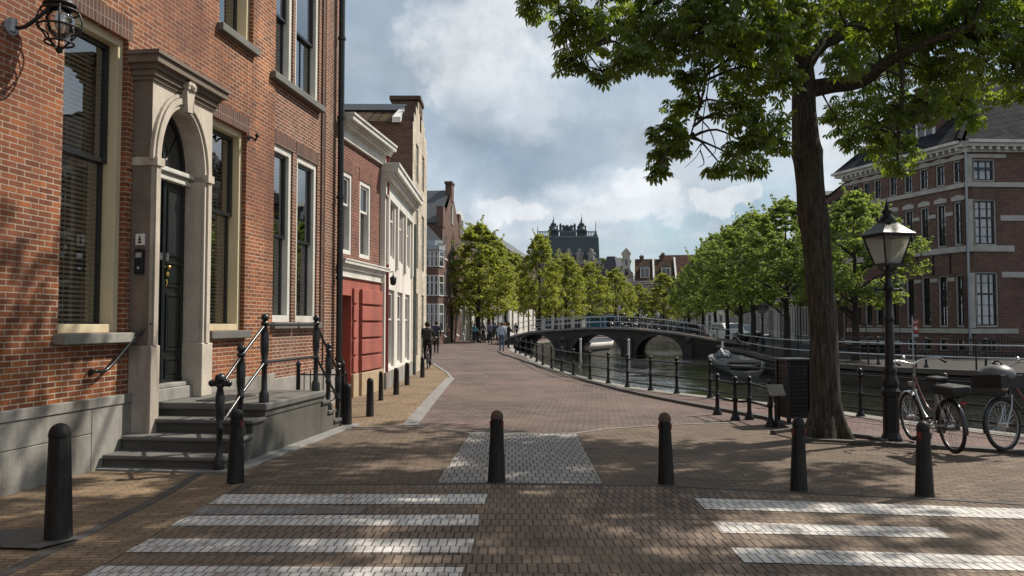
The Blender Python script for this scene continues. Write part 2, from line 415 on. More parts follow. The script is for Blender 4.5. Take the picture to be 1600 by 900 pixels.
M['copper_light'] = pm('pale green metal', (.12,.15,.15), .5, var=.25, scale=1)
M['bark'] = pm('chestnut bark', (.052,.043,.034), .95, var=.5, scale=4, bmp=1.0, bscale=16, spec=.1, stain=((.035,.04,.02), .6, 2.2), streak=True)
def bark_mat():
    m, nt, b = new_mat('furrowed bark'); tc = nt.nodes.new('ShaderNodeTexCoord')
    mp = nd(nt, 'ShaderNodeMapping'); nt.links.new(tc.outputs['Object'], mp.inputs[0]); mp.inputs['Scale'].default_value = (1, 1, .13)
    f = noise(nt, mp.outputs[0], 26, 6, .65, .5); g = noise(nt, tc.outputs['Object'], 2.2, 5)
    c = ramp(nt, f, [(.36, (.026, .022, .018)), (.5, (.06, .051, .042)), (.66, (.10, .088, .072))])
    c = mixc(nt, c, (.045, .052, .024), math_(nt, 'MULTIPLY', ramp(nt, g, [(.5, 0.0), (.66, 1.0)]), .5))
    nt.links.new(c, b.inputs['Base Color']); b.inputs['Roughness'].default_value = .95; b.inputs['Specular IOR Level'].default_value = .1
    bump(nt, b, f, .8, .035); return m
M['furrowed'] = bark_mat()
M['slab'] = pm('dark paving slab', (.085,.08,.075), .7, var=.3, scale=3, bmp=.2)
M['bark_dark'] = pm('dark bark', (.035,.028,.022), .9, var=.4, scale=5, bmp=.6)
M['leaf_chestnut'] = leaf_mat('chestnut leaf', (.016,.034,.007), (.078,.122,.02), (.38,.5,.03), .52)
M['leaf_lime'] = leaf_mat('lime leaf', (.095,.12,.02), (.29,.295,.045), (.5,.54,.07), .5, .7)
M['leaf_elm'] = leaf_mat('elm leaf', (.055,.088,.02), (.165,.215,.045), (.36,.45,.07), .5, .7)
M['silver_rail'] = pm('galvanised rail', (.42,.43,.44), .4, metal=.6, var=.2, scale=3)
M['rope'] = pm('white rail', (.5,.5,.5), .5, var=.1)
M['paint_road'] = brick('road paint on bricks', (.56,.54,.51), (.62,.60,.57), (.12,.10,.085), .069, .205, .0055, coords='Object', stain=((.19,.145,.115), .72, 5.5), wob=.012, bmp=.6, big=.25, vary=.22)
M['paint_worn'] = brick('worn road paint', (.27,.26,.25), (.22,.21,.20), (.09,.08,.07), .069, .205, .006, coords='Object', stain=((.13,.11,.09), .8, 1.6), wob=.012, bmp=.5)
M['pave_fore'] = brick('brown clinker road', (.215,.16,.122), (.16,.122,.097), (.025,.02,.017), .069, .205, .006, coords='Object', wob=.014, bmp=1.0, big=.35, stain=((.07,.055,.042), .5, .8), tint=((.21,.155,.105), .45, .5))
M['pave_plaza'] = brick('brown clinker crossing', (.195,.145,.105), (.145,.11,.082), (.035,.028,.022), .21, .066, .007, coords='Object', wob=.03, bmp=.9, big=.3, rot=R(-3), tint=((.12,.085,.06), .5, .7))
M['pave_yellow'] = brick('yellow clinker pavement', (.275,.20,.125), (.205,.148,.097), (.06,.05,.04), .21, .066, .006, coords='Object', wob=.03, bmp=.9, big=.3, rot=R(-5), tint=((.20,.13,.08), .5, .8))
M['pave_grey'] = brick('light grey clinker band', (.33,.31,.285), (.29,.27,.25), (.05,.043,.037), .085, .21, .007, coords='Object', wob=.008, bmp=.7, big=.15, vary=.2)
M['pave_red'] = brick('red clinker road', (.175,.132,.115), (.13,.10,.088), (.045,.035,.03), .21, .072, .012, coords='Object', wob=.03, bmp=.9, big=.3, rot=R(6), tint=((.19,.125,.10), .5, .35))
M['pave_quay'] = brick('pink quay paving', (.19,.125,.11), (.15,.10,.09), (.07,.055,.048), .21, .1, .006, coords='Object', wob=.02, bmp=.6, rot=R(25))
M['earth'] = pm('bare earth', (.10,.075,.05), .95, var=.4, scale=12, bmp=.8)
M['rubber'] = pm('tyre rubber', (.015,.015,.015), .7, var=.3)
M['skin'] = pm('skin', (.42,.26,.19), .55, var=.05)
M['tan'] = pm('plastic grey bag', (.11,.11,.115), .45, var=.2)
# ------------------------------------------------------------------ ground, canal, quays
def xy(p): return (p.x, p.y)
E_left = [(60, -14), (38, -4), (22, 3.2), (13, 8.2)] + [xy(G(*p)) for p in
     [(1600,682),(1430,662),(1314,645),(1210,632.5),(1116,622),(1064,616),(1023,611),(987,606),(957,600),(928,594),(902,588),(883,582),(867,577),(853,571),(843,566),(834,559.5),(822,555.5),(814,552.5)]]
E_left += [(.12, 50), (.0, 56), (.1, 60.4), (1.3, 66.4), (3, 72), (7, 84), (14, 100), (24, 114), (40, 130)]
E_right = [(50, 118), (30, 100), (20, 82), (16.2, 66), (14.6, 58), (13.5, 51), (12.9, 44), (11.9, 38), (11.5, 34.5), (11.9, 32), (13.2, 28), (15.9, 24.8), (24, 20), (40, 12), (60, 3)]
mb = MB(); mb.sheet(E_left + E_right + [(500, 3), (500, 1200), (-500, 1200), (-500, -60), (60, -60)], 0)
struct('ground', mb, M['pave_red'])
def water_mat():
    m, nt, b = new_mat('canal water')
    b.inputs['Base Color'].default_value = (.014, .015, .010, 1); b.inputs['Roughness'].default_value = .04; b.inputs['Specular IOR Level'].default_value = .6
    tc = nt.nodes.new('ShaderNodeTexCoord'); mp = nd(nt, 'ShaderNodeMapping'); nt.links.new(tc.outputs['Object'], mp.inputs[0])
    mp.inputs['Scale'].default_value = (1, .55, 1)
    n1 = noise(nt, mp.outputs[0], 1.3, 4, .6, .6); n2 = noise(nt, mp.outputs[0], 5.5, 3, .6)
    calm = ramp(nt, noise(nt, tc.outputs['Object'], .09, 3), [(.42, .25), (.6, 1.0)])
    h = math_(nt, 'MULTIPLY', math_(nt, 'ADD', n1, math_(nt, 'MULTIPLY', n2, .35)), calm)
    bump(nt, b, h, .75, .16)
    return m
M['water'] = water_mat()
mb = MB(); mb.sheet([(-12, -30), (70, -30), (70, 140), (-12, 140)], -.62)
struct('water', mb, M['water'])
def strip(edge, z0, z1, close=False):
    m = MB()
    for a, b in zip(edge[:-1], edge[1:]): m.quad((*a, z1), (*b, z1), (*b, z0), (*a, z0))
    return m
def offset(path, d):
    P = [Vector((p[0], p[1])) for p in path]; out = []
    for i, p in enumerate(P):
        t = (P[min(i+1, len(P)-1)] - P[max(i-1, 0)]).normalized()
        out.append((p.x - t.y * d, p.y + t.x * d))
    return out
def band(path, w0, w1, z0, z1):
    m = MB(); a = offset(path, w0); b = offset(path, w1)
    for i in range(len(path) - 1):
        m.hexa([(*a[i], z0), (*a[i+1], z0), (*b[i+1], z0), (*b[i], z0)], [(*a[i], z1), (*a[i+1], z1), (*b[i+1], z1), (*b[i], z1)])
    return m
qw = thing('quay_wall', 'dark brick quay wall along the street side of the canal, under the curved railing', 'quay wall')
strip(E_left, -1.5, -.1).build('wall', M['brick_quay'], qw)
band([(p[0], p[1]) for p in E_left], -.03, .38, -.1, .03).build('coping', M['coping'], qw)
qw = thing('quay_wall', 'dark quay wall of the far bank with a pale coping, behind the moored sloop', 'quay wall')
strip(E_right, -1.5, -.12).build('wall', M['brick_quay'], qw)
band(E_right, -.03, .26, -.05, .12).build('coping', M['kerb_dark'], qw)
# paved areas, each a sheet 4 mm above the one below
A0 = G(0, 775); FA = Frame(A0, (165 / FOC, 1.0))
BW0 = G(600, 609); BW1 = G(665, 573.5); FB = Frame(BW0, (BW1 - BW0))
def sx(px, py=600, f=FA, off=0.0): return f.sz(px, py, off)[0]
sA_red = sx(527); sA_end = sx(600)
sw = [FA.world(-11), FA.world(sA_end), BW0, BW1, G(668, 563), G(688, 576), G(699, 583), G(705, 591), G(634, 666), G(530, 668), G(345, 774), G(150, 888), Vector((-5.4, -2, 0)), Vector((-7.2, -10, 0))]
mb = MB(); mb.sheet([xy(p) for p in sw], .004); struct('pavement', mb, M['pave_yellow'])
pl = [G(*p) for p in [(345,775),(400,759),(776,757.5),(1041,761),(1248,772),(1445,781),(1760,801),(1760,722),(1530,706),(1380,697),(1262,692),(1230,676),(1150,661.5),(1040,665),(940,672),(900,678),(735,678),(690,672),(634,667),(530,668),(420,716)]]
mb = MB(); mb.sheet([xy(p) for p in pl], .008); struct('crossing_path', mb, M['pave_plaza'])
mb = MB(); mb.sheet([xy(G(*p)) for p in [(735,678),(900,678),(941,757),(682,757)]], .012); struct('paving_band', mb, M['pave_grey'])
fg = [G(*p) for p in [(150,888),(345,775),(400,759.5),(776,758),(1041,761.5),(1248,772.5),(1445,781.5),(1760,801.5)]] + [Vector(p) for p in [(14, 6.5, 0), (30, 1, 0), (30, -12, 0), (-6.5, -12, 0), (-5.4, -2, 0)]]
mb = MB(); mb.sheet([xy(p) for p in fg], .012); struct('road', mb, M['pave_fore'])
# edge lines: brick-on-edge rows, gutter and kerbs
KR = [xy(G(*p)) for p in [(783,543),(780,549),(787,554),(800,558),(820,565),(860,579),(900,591),(950,605),(1000,617),(1069,631),(1140,644),(1203,656),(1238,672),(1262,691),(1380,697),(1450,701),(1530,706),(1640,714),(1800,726)]]
KR = [(p.x, p.y) for p in smooth_path([(*p, 0) for p in KR[:12]], 4)] + KR[12:]
qp = KR + [p for p in offset(E_left[2:22], .2)]
mb = MB(); mb.sheet(qp, .016); struct('quay_path', mb, M['pave_quay'])
M['pave_far'] = brick('shade toned street paving', (.042,.035,.032), (.032,.027,.025), (.02,.017,.015), .21, .1, .006, coords='Object', wob=.02, bmp=.4)  # far bank paving kept dark: tree shade put into its colour
mb = MB(); mb.sheet(offset(E_right, .3) + [(90, 3), (90, 130)], .004); struct('far_pavement', mb, M['pave_far'])
struct('kerb', band(KR, -.07, .09, -.05, .055), M['kerb_dark'])
mb = band([xy(G(*p)) for p in [(640,666),(668,632),(704,591)]], -.12, .12, -.05, .02); struct('kerb', mb, M['kerb'])
struct('kerb', band([xy(G(*p)) for p in [(705,591),(699,583),(688,576),(668,563)]], -.05, .05, -.05, .02), M['kerb'])
mb = band([xy(G(*p)) for p in [(530,669),(634,667),(690,671),(735,678),(900,678),(940,672),(1040,665),(1150,661)]], -.035, .035, -.05, .016); struct('kerb', mb, M['coping'])
mb = band([xy(G(*p)) for p in [(345,775),(400,759),(600,758.5),(776,757),(1041,761),(1248,772),(1445,781),(1760,801)]], -.035, .035, -.05, .018); struct('kerb', mb, M['kerb_dark'])
mb = band([xy(G(*p)) for p in [(-60,930),(115,845),(250,778),(310,742),(345,733)]], -.05, .05, -.05, .010); struct('gutter', mb, M['kerb_dark'])
mb = band([xy(G(*p)) for p in [(100,915),(150,888),(345,775),(372,759)]], -.035, .035, -.05, .019); struct('gutter', mb, M['pave_yellow'])
mb = MB()
for q in [[(1210,680),(1268,694),(1350,697),(1325,683),(1240,676)]]:
    mb.sheet([xy(G(*p)) for p in q], .022)
struct('soil', mb, M['earth'])
mb = band([xy(G(*p)) for p in [(1208,680),(1240,676),(1325,684),(1362,688),(1382,695)]], -.04, .05, -.05, .07); struct('kerb', mb, M['kerb_dark'])
mb = MB(); mb.sheet([xy(G(*p)) for p in [(-40,838),(90,826),(125,846),(60,862),(-60,858)]], .024); struct('paving_slab', mb, M['slab'])
# painted stripes
def stripe(q, m='paint_road'):
    mb = MB(); mb.sheet([xy(G(*p)) for p in q], .0165); return struct('road_marking', mb, M[m])
for q in [[(345,775),(762,774.5),(757,790),(312,790)], [(296,809),(751,807),(746,824.5),(263,824.5)], [(229,845),(741,845),(735,867),(193,866)], [(150,888),(725,890),(716,915),(95,915)],
          [(1085,781),(1250,786),(1640,799),(1650,815),(1270,803),(1102,798)], [(1113,818),(1464,827.5),(1485,844),(1128,835.5)], [(1142,859),(1640,874),(1650,897),(1162,882)]]: stripe(q)
stripe([(306,794),(574,793.5),(560,805.5),(298,807)], 'paint_worn')

# ------------------------------------------------------------------ windows
def window(par, s0, s1, z0, z1, y=0.0, rec=.07, cw=.09, cd=.14, casm='cream', sw=.06, sashm='black', rail=.5, nx=0, nz=0, glass='glass', blind=False, sill=None, sillm='stone', label=None):
    """one window: casing (the part), with sash, pane, blind and sill as its sub-parts; returns the hole for the wall"""
    m = MB(); yf = y + rec
    m.ring(s0 - .005, s1 + .005, z0 - .005, z1 + .005, cw, yf, yf + cd, 0)
    w = m.build('window', M[casm], par, bevel=.006 if cw > .06 else 0)
    if label: w['label'] = label
    a, b, c, d = s0 + cw, s1 - cw, z0 + cw * .6, z1 - cw
    m = MB(); ys = yf + cd - .03
    zr = None if rail is None else c + (d - c) * rail
    if zr is None: m.ring(a, b, c, d, sw, ys, ys + .05)
    else:
        m.ring(a, b, zr, d, sw, ys - .03, ys + .02); m.ring(a, b, c, zr + sw, sw, ys + .022, ys + .06)
    parts = [(c, d)] if zr is None else [(c, zr), (zr, d)]
    for (l, h) in parts:
        for i in range(nx): x = a + (b - a) * (i + 1) / (nx + 1); m.box(x - .014, x + .014, ys + .025, ys + .05, l + sw, h - sw)
        for i in range(nz): q = l + (h - l) * (i + 1) / (nz + 1); m.box(a + sw, b - sw, ys + .027, ys + .052, q - .014, q + .014)
    m.build('sash', M[sashm], w)
    m = MB()
    if zr is None: m.quad((a+sw, ys+.03, c+sw), (b-sw, ys+.03, c+sw), (b-sw, ys+.03, d-sw), (a+sw, ys+.03, d-sw))
    else:
        m.quad((a+sw, ys, zr+sw), (b-sw, ys, zr+sw), (b-sw, ys, d-sw), (a+sw, ys, d-sw))
        m.quad((a+sw, ys+.04, c+sw), (b-sw, ys+.04, c+sw), (b-sw, ys+.04, zr), (a+sw, ys+.04, zr))
    m.build('pane', M[glass], w)
    if blind:
        m = MB(); z = c + sw + .02
        while z < d - .05:
            m.box(a + .02, b - .02, ys + .16, ys + .20, z, z + .022); z += .055
        for f in (.15, .5, .85): m.box(a + (b-a)*f - .006, a + (b-a)*f + .006, ys + .155, ys + .158, c, d)
        m.build('blind', M['blind'], w)
    if sill:
        m = MB(); m.box(s0 - .06, s1 + .06, y - sill, yf + .02, z0 - .12, z0 - .004)
        m.build('sill', M[sillm], w, bevel=.01)
    return (s0, s1, z0, z1, rec + cd + .55)

# ------------------------------------------------------------------ brick house with the stone doorway (nearest, left)
HH = thing('brick_house', 'orange brick house with an arched sandstone doorway and stone front steps', 'house', FA.o, FA.rot)
sJ = sx(425, 520); zt = 10.6
def P(px, py, off=0.0): return FA.sz(px, py, off)
holes = []
z_pl = P(100, 630)[1]
# tall window left of the door
a0, a1 = sx(88), sx(190); zb = P(190, 519)[1]; ztop = P(190, 57)[1]
zr = P(158, 250, .2)[1]
holes.append(window(HH, a0, a1, zb, ztop, rec=.075, cw=.10, cd=.17, sw=.055, rail=(zr - zb) / (ztop - zb), blind=True, sill=.14))
wA = a1 - a0
b1 = sx(380); b0 = b1 - wA
holes.append(window(HH, b0, b1, zb, P(380, 205)[1] , rec=.075, cw=.10, cd=.17, sw=.055, rail=(zr - zb) / (ztop - zb), blind=True, sill=.10, sillm='bluestone'))
zs = P(388, 80)[1] + .1
u1 = sx(388); u0 = u1 - wA
holes.append(window(HH, u0, u1, zs, zs + 2.5, rec=.075, cw=.10, cd=.17, sw=.055, rail=.5, sill=.10, sillm='bluestone'))
for (q0, q1, q2, q3) in ((a0, a1, zs, zs + 2.5), (a0 - 3.2, a1 - 3.2, zb, ztop)):
    holes.append(window(HH, q0, q1, q2, q3, rec=.075, cw=.10, cd=.17, sw=.055, rail=.5, sill=.10, sillm='bluestone'))
# doorway survey
off = -.25
d0 = P(232, 500, off)[0]; d1 = P(327, 500, off)[0]
o0 = P(243, 500, off)[0]; o1 = P(313, 500, off)[0]; oc = (o0 + o1) / 2; orad = (o1 - o0) / 2
z_pf = .66
z_sp = P(243, 251, off)[1]; z_ap = P(279, 168, off)[1]; arz = z_ap - z_sp; z_cap = P(232, 121, off)[1]; z_ent = P(236, 70, off - .15)[1]
holes.append((o0, o1, z_pf, z_ap, .07))
m = MB(); m.wall(-11, sJ, z_pl, zt, holes, 0, 0, 1)
m.quad((-11, 0, zt), (sJ, 0, zt), (sJ, 9, zt), (-11, 9, zt), 0); m.quad((sJ, .1, zt - 3), (sJ, 9, zt - 3), (sJ, 9, zt), (sJ, .1, zt), 0)
m.quad((-11, 9, 0), (-11, 0, 0), (-11, 0, zt), (-11, 9, zt), 0); m.quad((sJ, 9, 0), (-11, 9, 0), (-11, 9, zt), (sJ, 9, zt), 0)
m.build('wall', [M['brick_orange'], M['room']], HH)
m = MB()
for (q0, q1, zz) in ((a0, a1, ztop), (b0, b1, P(380, 205)[1]), (u0, u1, zs + 2.5)):
    m.box(q0 - .08, q1 + .08, -.004, .06, zz + .004, zz + .26)
m.build('lintel', M['brick_lintel'], HH)
# stone plinth: big slabs with joints
m = MB(); x = -11.0; k = 0
while x < sJ:
    x2 = min(x + 1.75, sJ); zm = .42
    for (l, h) in ((-.02, zm), (zm + .006, z_pl - .1)):
        if not (x2 < d0 - .1): break
        m.box(x, x2 - .008, -.06, .1, l, h)
    else: m.box(x, x2, -.075, .1, z_pl - .096, z_pl + .012)
    if x2 >= d0 - .1: break
    x = x2; k += 1
m.box(x, d0 + .02, -.06, .1, -.02, z_pl - .1); m.box(x, d0 + .02, -.075, .1, z_pl - .096, z_pl + .012)
m.box(d1 - .02, sJ, -.06, .1, -.02, z_pl + .0)
m.build('plinth', M['stone'], HH, bevel=.008)
# doorway: front plate with the arched opening, side returns, mouldings, entablature
DS = HH
m = MB()
outline = [(d0, z_pf), (o0, z_pf), (o0, z_sp)] + [(oc - orad * math.cos(math.pi*i/20), z_sp + arz * math.sin(math.pi*i/20)) for i in range(1, 20)] + [(o1, z_sp), (o1, z_pf), (d1, z_pf), (d1, z_cap), (d0, z_cap)]
m.prism(outline, off, .07, 'y')
surr = m.build('door_surround', M['stone_warm'], HH)
m = MB()
m.box(d0 - .012, o0 + .03, off - .05, 0, 0, z_pf + .72); m.box(o1 - .03, d1 + .012, off - .05, 0, z_pf, z_pf + .72)
m.build('plinth_block', M['stone_warm'], surr, bevel=.012)
m = MB()   # architrave strips and archivolt
for (r0, r1, p) in ((.0, .05, .035), (.055, .13, .06), (.14, .18, .04)):
    for sgn, e in ((-1, o0), (1, o1)):
        x0, x1 = (e - r1, e - r0) if sgn < 0 else (e + r0, e + r1)
        m.box(max(x0, d0 + .005), min(x1, d1 - .005), off - p, off + .01, z_pf + .72, z_sp - .02)
    ra, rb = orad + r0, orad + r1
    ring = arc(oc, z_sp, rb, math.pi, 0, 24, rz=arz + r1) + list(reversed(arc(oc, z_sp, ra, math.pi, 0, 24, rz=arz + r0)))
    m.prism(ring, off - p, off + .01, 'y')
for e0, e1 in ((o0 - .16, o0 + .0), (o1 - .0, o1 + .16)): m.box(e0, e1, off - .085, off + .3, z_sp - .07, z_sp + .03)
m.build('archivolt', M['stone_warm'], surr)
m = MB()
ks = z_ap; kt = P(284, 127, off)[1] - ks
m.prism([(oc - .055, ks - .04), (oc + .055, ks - .04), (oc + .085, ks + kt*.7), (oc - .085, ks + kt*.7)], off - .11, off + .02, 'y')
m.prism([(oc - .085, ks + kt*.7), (oc + .085, ks + kt*.7), (oc + .10, ks + kt*.88), (oc + .04, ks + kt), (oc - .04, ks + kt), (oc - .10, ks + kt*.88)], off - .13, off + .02, 'y')
m.ball((oc, off - .12, ks + kt*.8), .05, 10); m.ball((oc - .07, off - .11, ks + kt*.84), .035, 8); m.ball((oc + .07, off - .11, ks + kt*.84), .035, 8)
m.build('keystone', M['stone_warm'], surr, bevel=.012)
m = MB()
hE = z_ent - z_cap
for (z0, z1, p) in ((0, .05, .03), (.05, .09, .06), (.09, hE - .24, .012), (hE - .24, hE - .20, .05), (hE - .20, hE - .14, .085), (hE - .14, hE - .05, .15), (hE - .05, hE, .18)):
    m.box(d0 - p, d1 + p, off - p, .0, z_cap + z0, z_cap + z1)
m.build('entablature', M['stone_dark'], surr, bevel=.008)
m = MB(); m.box(d0 - .004, d0 + .02, off + .004, -.002, z_pf + .72, z_cap); m.build('side_return', M['stone_dark'], surr)  # side face in darker stone than the front, its shade put into the colour
# recess, door leaves, fanlight
yd = .0
m = MB(); m.box(o0 + .002, o1 - .002, yd - .18, .07, z_pf, z_pf + .16); m.box(o0 + .002, o1 - .002, yd - .14, .07, z_pf + .162, z_pf + .215)
m.build('threshold', M['stone'], HH, bevel=.01)
zd = z_pf + .22; zT = P(283, 291, yd)[1]
dr = MB()
for (l, h) in ((o0, oc), (oc, o1)):
    dr.box(l + .012, h - .006, yd, yd + .05, zd, zT)
door = dr.build('door', M['door'], HH, bevel=.004)
m = MB()
for (l, h) in ((o0, oc), (oc, o1)):
    w0, w1 = l + .09, h - .075; H0 = zT - zd
    for (f0, f1) in ((.02, .12), (.155, .44), (.475, .60)):
        z0, z1 = zd + f0 * H0, zd + f1 * H0
        m.ring(w0, w1, z0, z1, .03, yd - .018, yd + .004); m.box(w0 + .05, w1 - .05, yd - .012, yd + .004, z0 + .05, z1 - .05)
    m.ring(w0, w1, zd + .63 * H0, zd + .97 * H0, .03, yd - .018, yd + .004)
    m.box(l + .02, h - .012, yd - .02, yd + .004, zd + .005, zd + .015 * H0)
m.box(oc - .035, oc + .035, yd - .028, yd, zd, zT)
m.build('panel', M['door'], door, bevel=.004)
m = MB()
for (l, h) in ((o0, oc), (oc, o1)): m.quad((l + .12, yd - .003, zd + .645 * (zT-zd)), (h - .105, yd - .003, zd + .645 * (zT-zd)), (h - .105, yd - .003, zd + .955 * (zT-zd)), (l + .12, yd - .003, zd + .955 * (zT-zd)))
m.build('pane', M['pane'], door)
m = MB(); zh = zd + .57 * (zT - zd)
m.ball((oc + .05, yd - .07, zh), .028, 10); m.tube([(oc + .05, yd - .05, zh), (oc + .05, yd, zh)], .012); m.lathe([(.02, -.06), (.028, -.03), (.02, 0)], 8, (oc + .05, yd - .045, zh - .06))
m.tube([(oc + .05, yd - .03, zh - .16), (oc + .05, yd - .045, zh - .20), (oc + .05, yd - .03, zh - .25)], .011)
m.build('handle', M['brass'], door)
m = MB(); m.box(oc + .04, oc + .10, yd - .036, yd - .02, zh + .09, zh + .19); m.box(oc - .11, oc - .05, yd - .036, yd - .02, zh + .09, zh + .18)
m.build('letter_plate', M['chrome'], door)
m = MB(); m.box(o0 + .003, o1 - .003, yd - .09, yd + .06, zT, zT + .05); m.box(o0 + .003, o1 - .003, yd - .06, yd + .06, zT + .052, z_sp - .04); m.box(o0 + .003, o1 - .003, yd - .13, yd + .06, z_sp - .038, z_sp + .02)
m.build('transom', M['offwhite'], HH, bevel=.008)
m = MB(); r = orad - .004; fz = arz - .004
ringp = arc(oc, z_sp + .022, r, math.pi, 0, 20, rz=fz - .022) + list(reversed(arc(oc, z_sp + .022, r - .06, math.pi, 0, 20, rz=fz - .08)))
m.prism(ringp, yd, yd + .05, 'y')
for a in (45, 90, 135): m.tube([(oc, yd + .02, z_sp + .03), (oc + (r-.03)*math.cos(R(a)), yd + .02, z_sp + .02 + (fz-.05)*math.sin(R(a)))], .012, 6)
m.torus((oc, yd + .02, z_sp + .26), .13, .012)
fl = m.build('fanlight', M['black'], HH)
m = MB(); m.prism(arc(oc, z_sp + .022, r - .05, math.pi, 0, 20, rz=fz - .07), yd + .025, yd + .03, 'y'); m.build('pane', M['pane'], fl)
# name plate with a small tower emblem, intercom
m = MB(); pz0, pz1 = P(209, 383, 0)[1], P(209, 368, 0)[1]
pzc = (pz0 + pz1) / 2
xp = d0 - .013
m.box(xp - .014, xp + .012, -.19, -.075, pzc - .07, pzc + .07)
npl = m.build('name_plate', M['white'], HH, bevel=.004)
m = MB(); q = xp - .019
m.box(q, q + .006, -.155, -.11, pzc - .045, pzc - .03); m.box(q, q + .006, -.141, -.124, pzc - .03, pzc + .02); m.box(q, q + .006, -.15, -.115, pzc - .005, pzc + .008); m.ball((q + .003, -.1325, pzc + .033), .012, 8)
m.build('emblem', M['black'], npl)
m = MB(); m.box(xp - .03, xp + .012, -.19, -.075, pzc - .42, pzc - .115)
ic = m.build('intercom', M['iron'], HH, bevel=.008)
m = MB(); m.lathe([(.001, 0), (.016, 0), (.012, .012)], 10); 
m = MB(); m.box(xp - .034, xp - .028, -.15, -.115, pzc - .36, pzc - .33); m.box(xp - .034, xp - .028, -.17, -.095, pzc - .22, pzc - .16); m.build('button', M['chrome'], ic)
# hand rail on the wall
rail = thing('handrail', 'black iron handrail fixed to the brick wall left of the doorway', 'handrail', FA.o, FA.rot)
h0 = FA.sz(150, 580, -.09); h1 = FA.sz(217, 508, -.09 - .0)
m = MB(); m.tube(smooth_path([(h0[0] - .02, -.02, h0[1]), (h0[0], -.09, h0[1]), (h0[0] + .22, -.09, h0[1] + .02), (h1[0] - .12, -.15, h1[1] - .12), (h1[0] + .0, -.30, h1[1])], 5), .02, 8); m.build('rail', M['black'], rail)
m = MB(); m.tube([(h0[0] + .03, 0, h0[1] - .01), (h0[0] + .03, -.09, h0[1])], .014); m.lathe([(.045, 0), (.045, .012)], 12, (0, 0, 0)); 
m = MB(); m.tube([(h0[0] + .03, .0, h0[1] - .01), (h0[0] + .03, -.09, h0[1])], .014); m.tube([(h0[0]+.03, .0, h0[1]-.01), (h0[0]+.03, -.015, h0[1]-.01)], .04, 10)
m.tube([(h1[0] + .0, -.30, h1[1]), (d0 + .0, -.27, h1[1] + .02)], .014)
m.build('bracket', M['iron'], rail)

# ------------------------------------------------------------------ second brick house (left, duller brick, black drainpipe)
H2 = thing('brick_house', 'dull brown brick house with paired sash windows and a black drainpipe at its edge', 'house', FA.o, FA.rot)
sE = sx(527, 655); holes = []
zg0 = P(450, 503)[1]
for (l, r_) in ((424, 456), (462.5, 495)):
    x0, x1 = sx(l), sx(r_); zt1 = P(456, 236)[1]
    holes.append(window(H2, x0, x1, zg0, zt1, rec=.06, cw=.12, cd=.12, casm='offwhite', sw=.05, rail=.49, blind=True, sill=.08, sillm='bluestone'))
zu0 = P(460, 139)[1] + .02
for (l, r_) in ((424, 459), (462.5, 500)):
    x0, x1 = sx(l, 200), sx(r_, 200)
    holes.append(window(H2, x0, x1, zu0, zu0 + 2.35, rec=.06, cw=.12, cd=.12, casm='offwhite', sw=.05, rail=.5, nx=1, sill=.10, sillm='bluestone'))
m = MB(); m.wall(sJ, sE, z_pl - .1, zt + .4, holes, .03, 0, 1)
m.quad((sE, .03, 0), (sE, 9, 0), (sE, 9, zt + .4), (sE, .03, zt + .4), 0); m.quad((sJ, .03, zt + .4), (sE, .03, zt + .4), (sE, 9, zt + .4), (sJ, 9, zt + .4), 0)
m.quad((sE, 9, 0), (sJ, 9, 0), (sJ, 9, zt + .4), (sE, 9, zt + .4), 0)
m.build('wall', [M['brick_brown'], M['room']], H2)
m = MB()
for h in holes[:2]: m.box(h[0] - .06, h[1] + .06, .022, .08, h[3] + .004, h[3] + .24)
m.build('lintel', M['brick_lintel'], H2)
m = MB(); m.box(sJ + .004, sE, -.05, .1, -.02, z_pl - .1); m.build('plinth', M['stone'], H2, bevel=.01)
xb = sx(508, 100); m = MB(); m.box(xb - .10, xb + .02, .0, .05, zg0 - .3, zt); m.box(xb + .06, xb + .085, .0, .05, z_pl, zt); m.build('pilaster', M['brick_lintel'], H2)
m = MB(); xd = sE - .16; m.tube([(xd, -.08, .0), (xd, -.08, zt)], .065, 12)
for z in (.9, 2.6, 4.3, 6.0, 7.7): m.lathe([(.085, -.03), (.085, .03)], 12, (xd, -.08, z))
m.build('drainpipe', M['black'], H2)
hk = thing('wall_hook', 'small iron hook on the brick wall between the first floor windows and ground floor', 'hook', FA.o, FA.rot)
hx, hz = P(388, 215); m = MB(); m.tube([(hx, 0, hz), (hx, -.06, hz), (hx, -.12, hz - .05), (hx, -.15, hz + .02)], .018); m.tube([(hx, 0, hz), (hx, -.012, hz)], .05, 10); m.ball((hx, -.15, hz + .03), .035); m.build('arm', M['iron'], hk)
# wall lamp, top left
wl = thing('wall_lamp', 'wrought iron wall lamp on a curled bracket above the left window', 'lamp', FA.o, FA.rot)
lx, lz = P(16, 42); m = MB(); m.tube([(lx, 0, lz), (lx, -.02, lz)], .085, 12); m.tube([(lx, -.02, lz - .05), (lx, -.03, lz + .08)], .04); m.build('wall_plate', M['lead'], wl)
tip = FA.loc(Pd(95, -28, FA.world(lx + .25, -.62).y))
m = MB(); m.tube(smooth_path([(lx, -.02, lz), (lx + .03, -.14, lz + .01), (lx + .10, -.34, lz + .22), (lx + .2, -.52, tip.z + .02), (tip.x, tip.y, tip.z)], 6), .02, 8); m.tube([(tip.x, tip.y, tip.z), (tip.x, tip.y, tip.z - .12)], .022)
m.build('arm', M['iron'], wl)
LC = (tip.x, tip.y, tip.z - .42)
m = MB()
for rr_, zz in ((.17, .12), (.2, -.05), (.13, -.2)): m.torus((LC[0], LC[1], LC[2] + zz), rr_, .011, 20, 6, 'z')
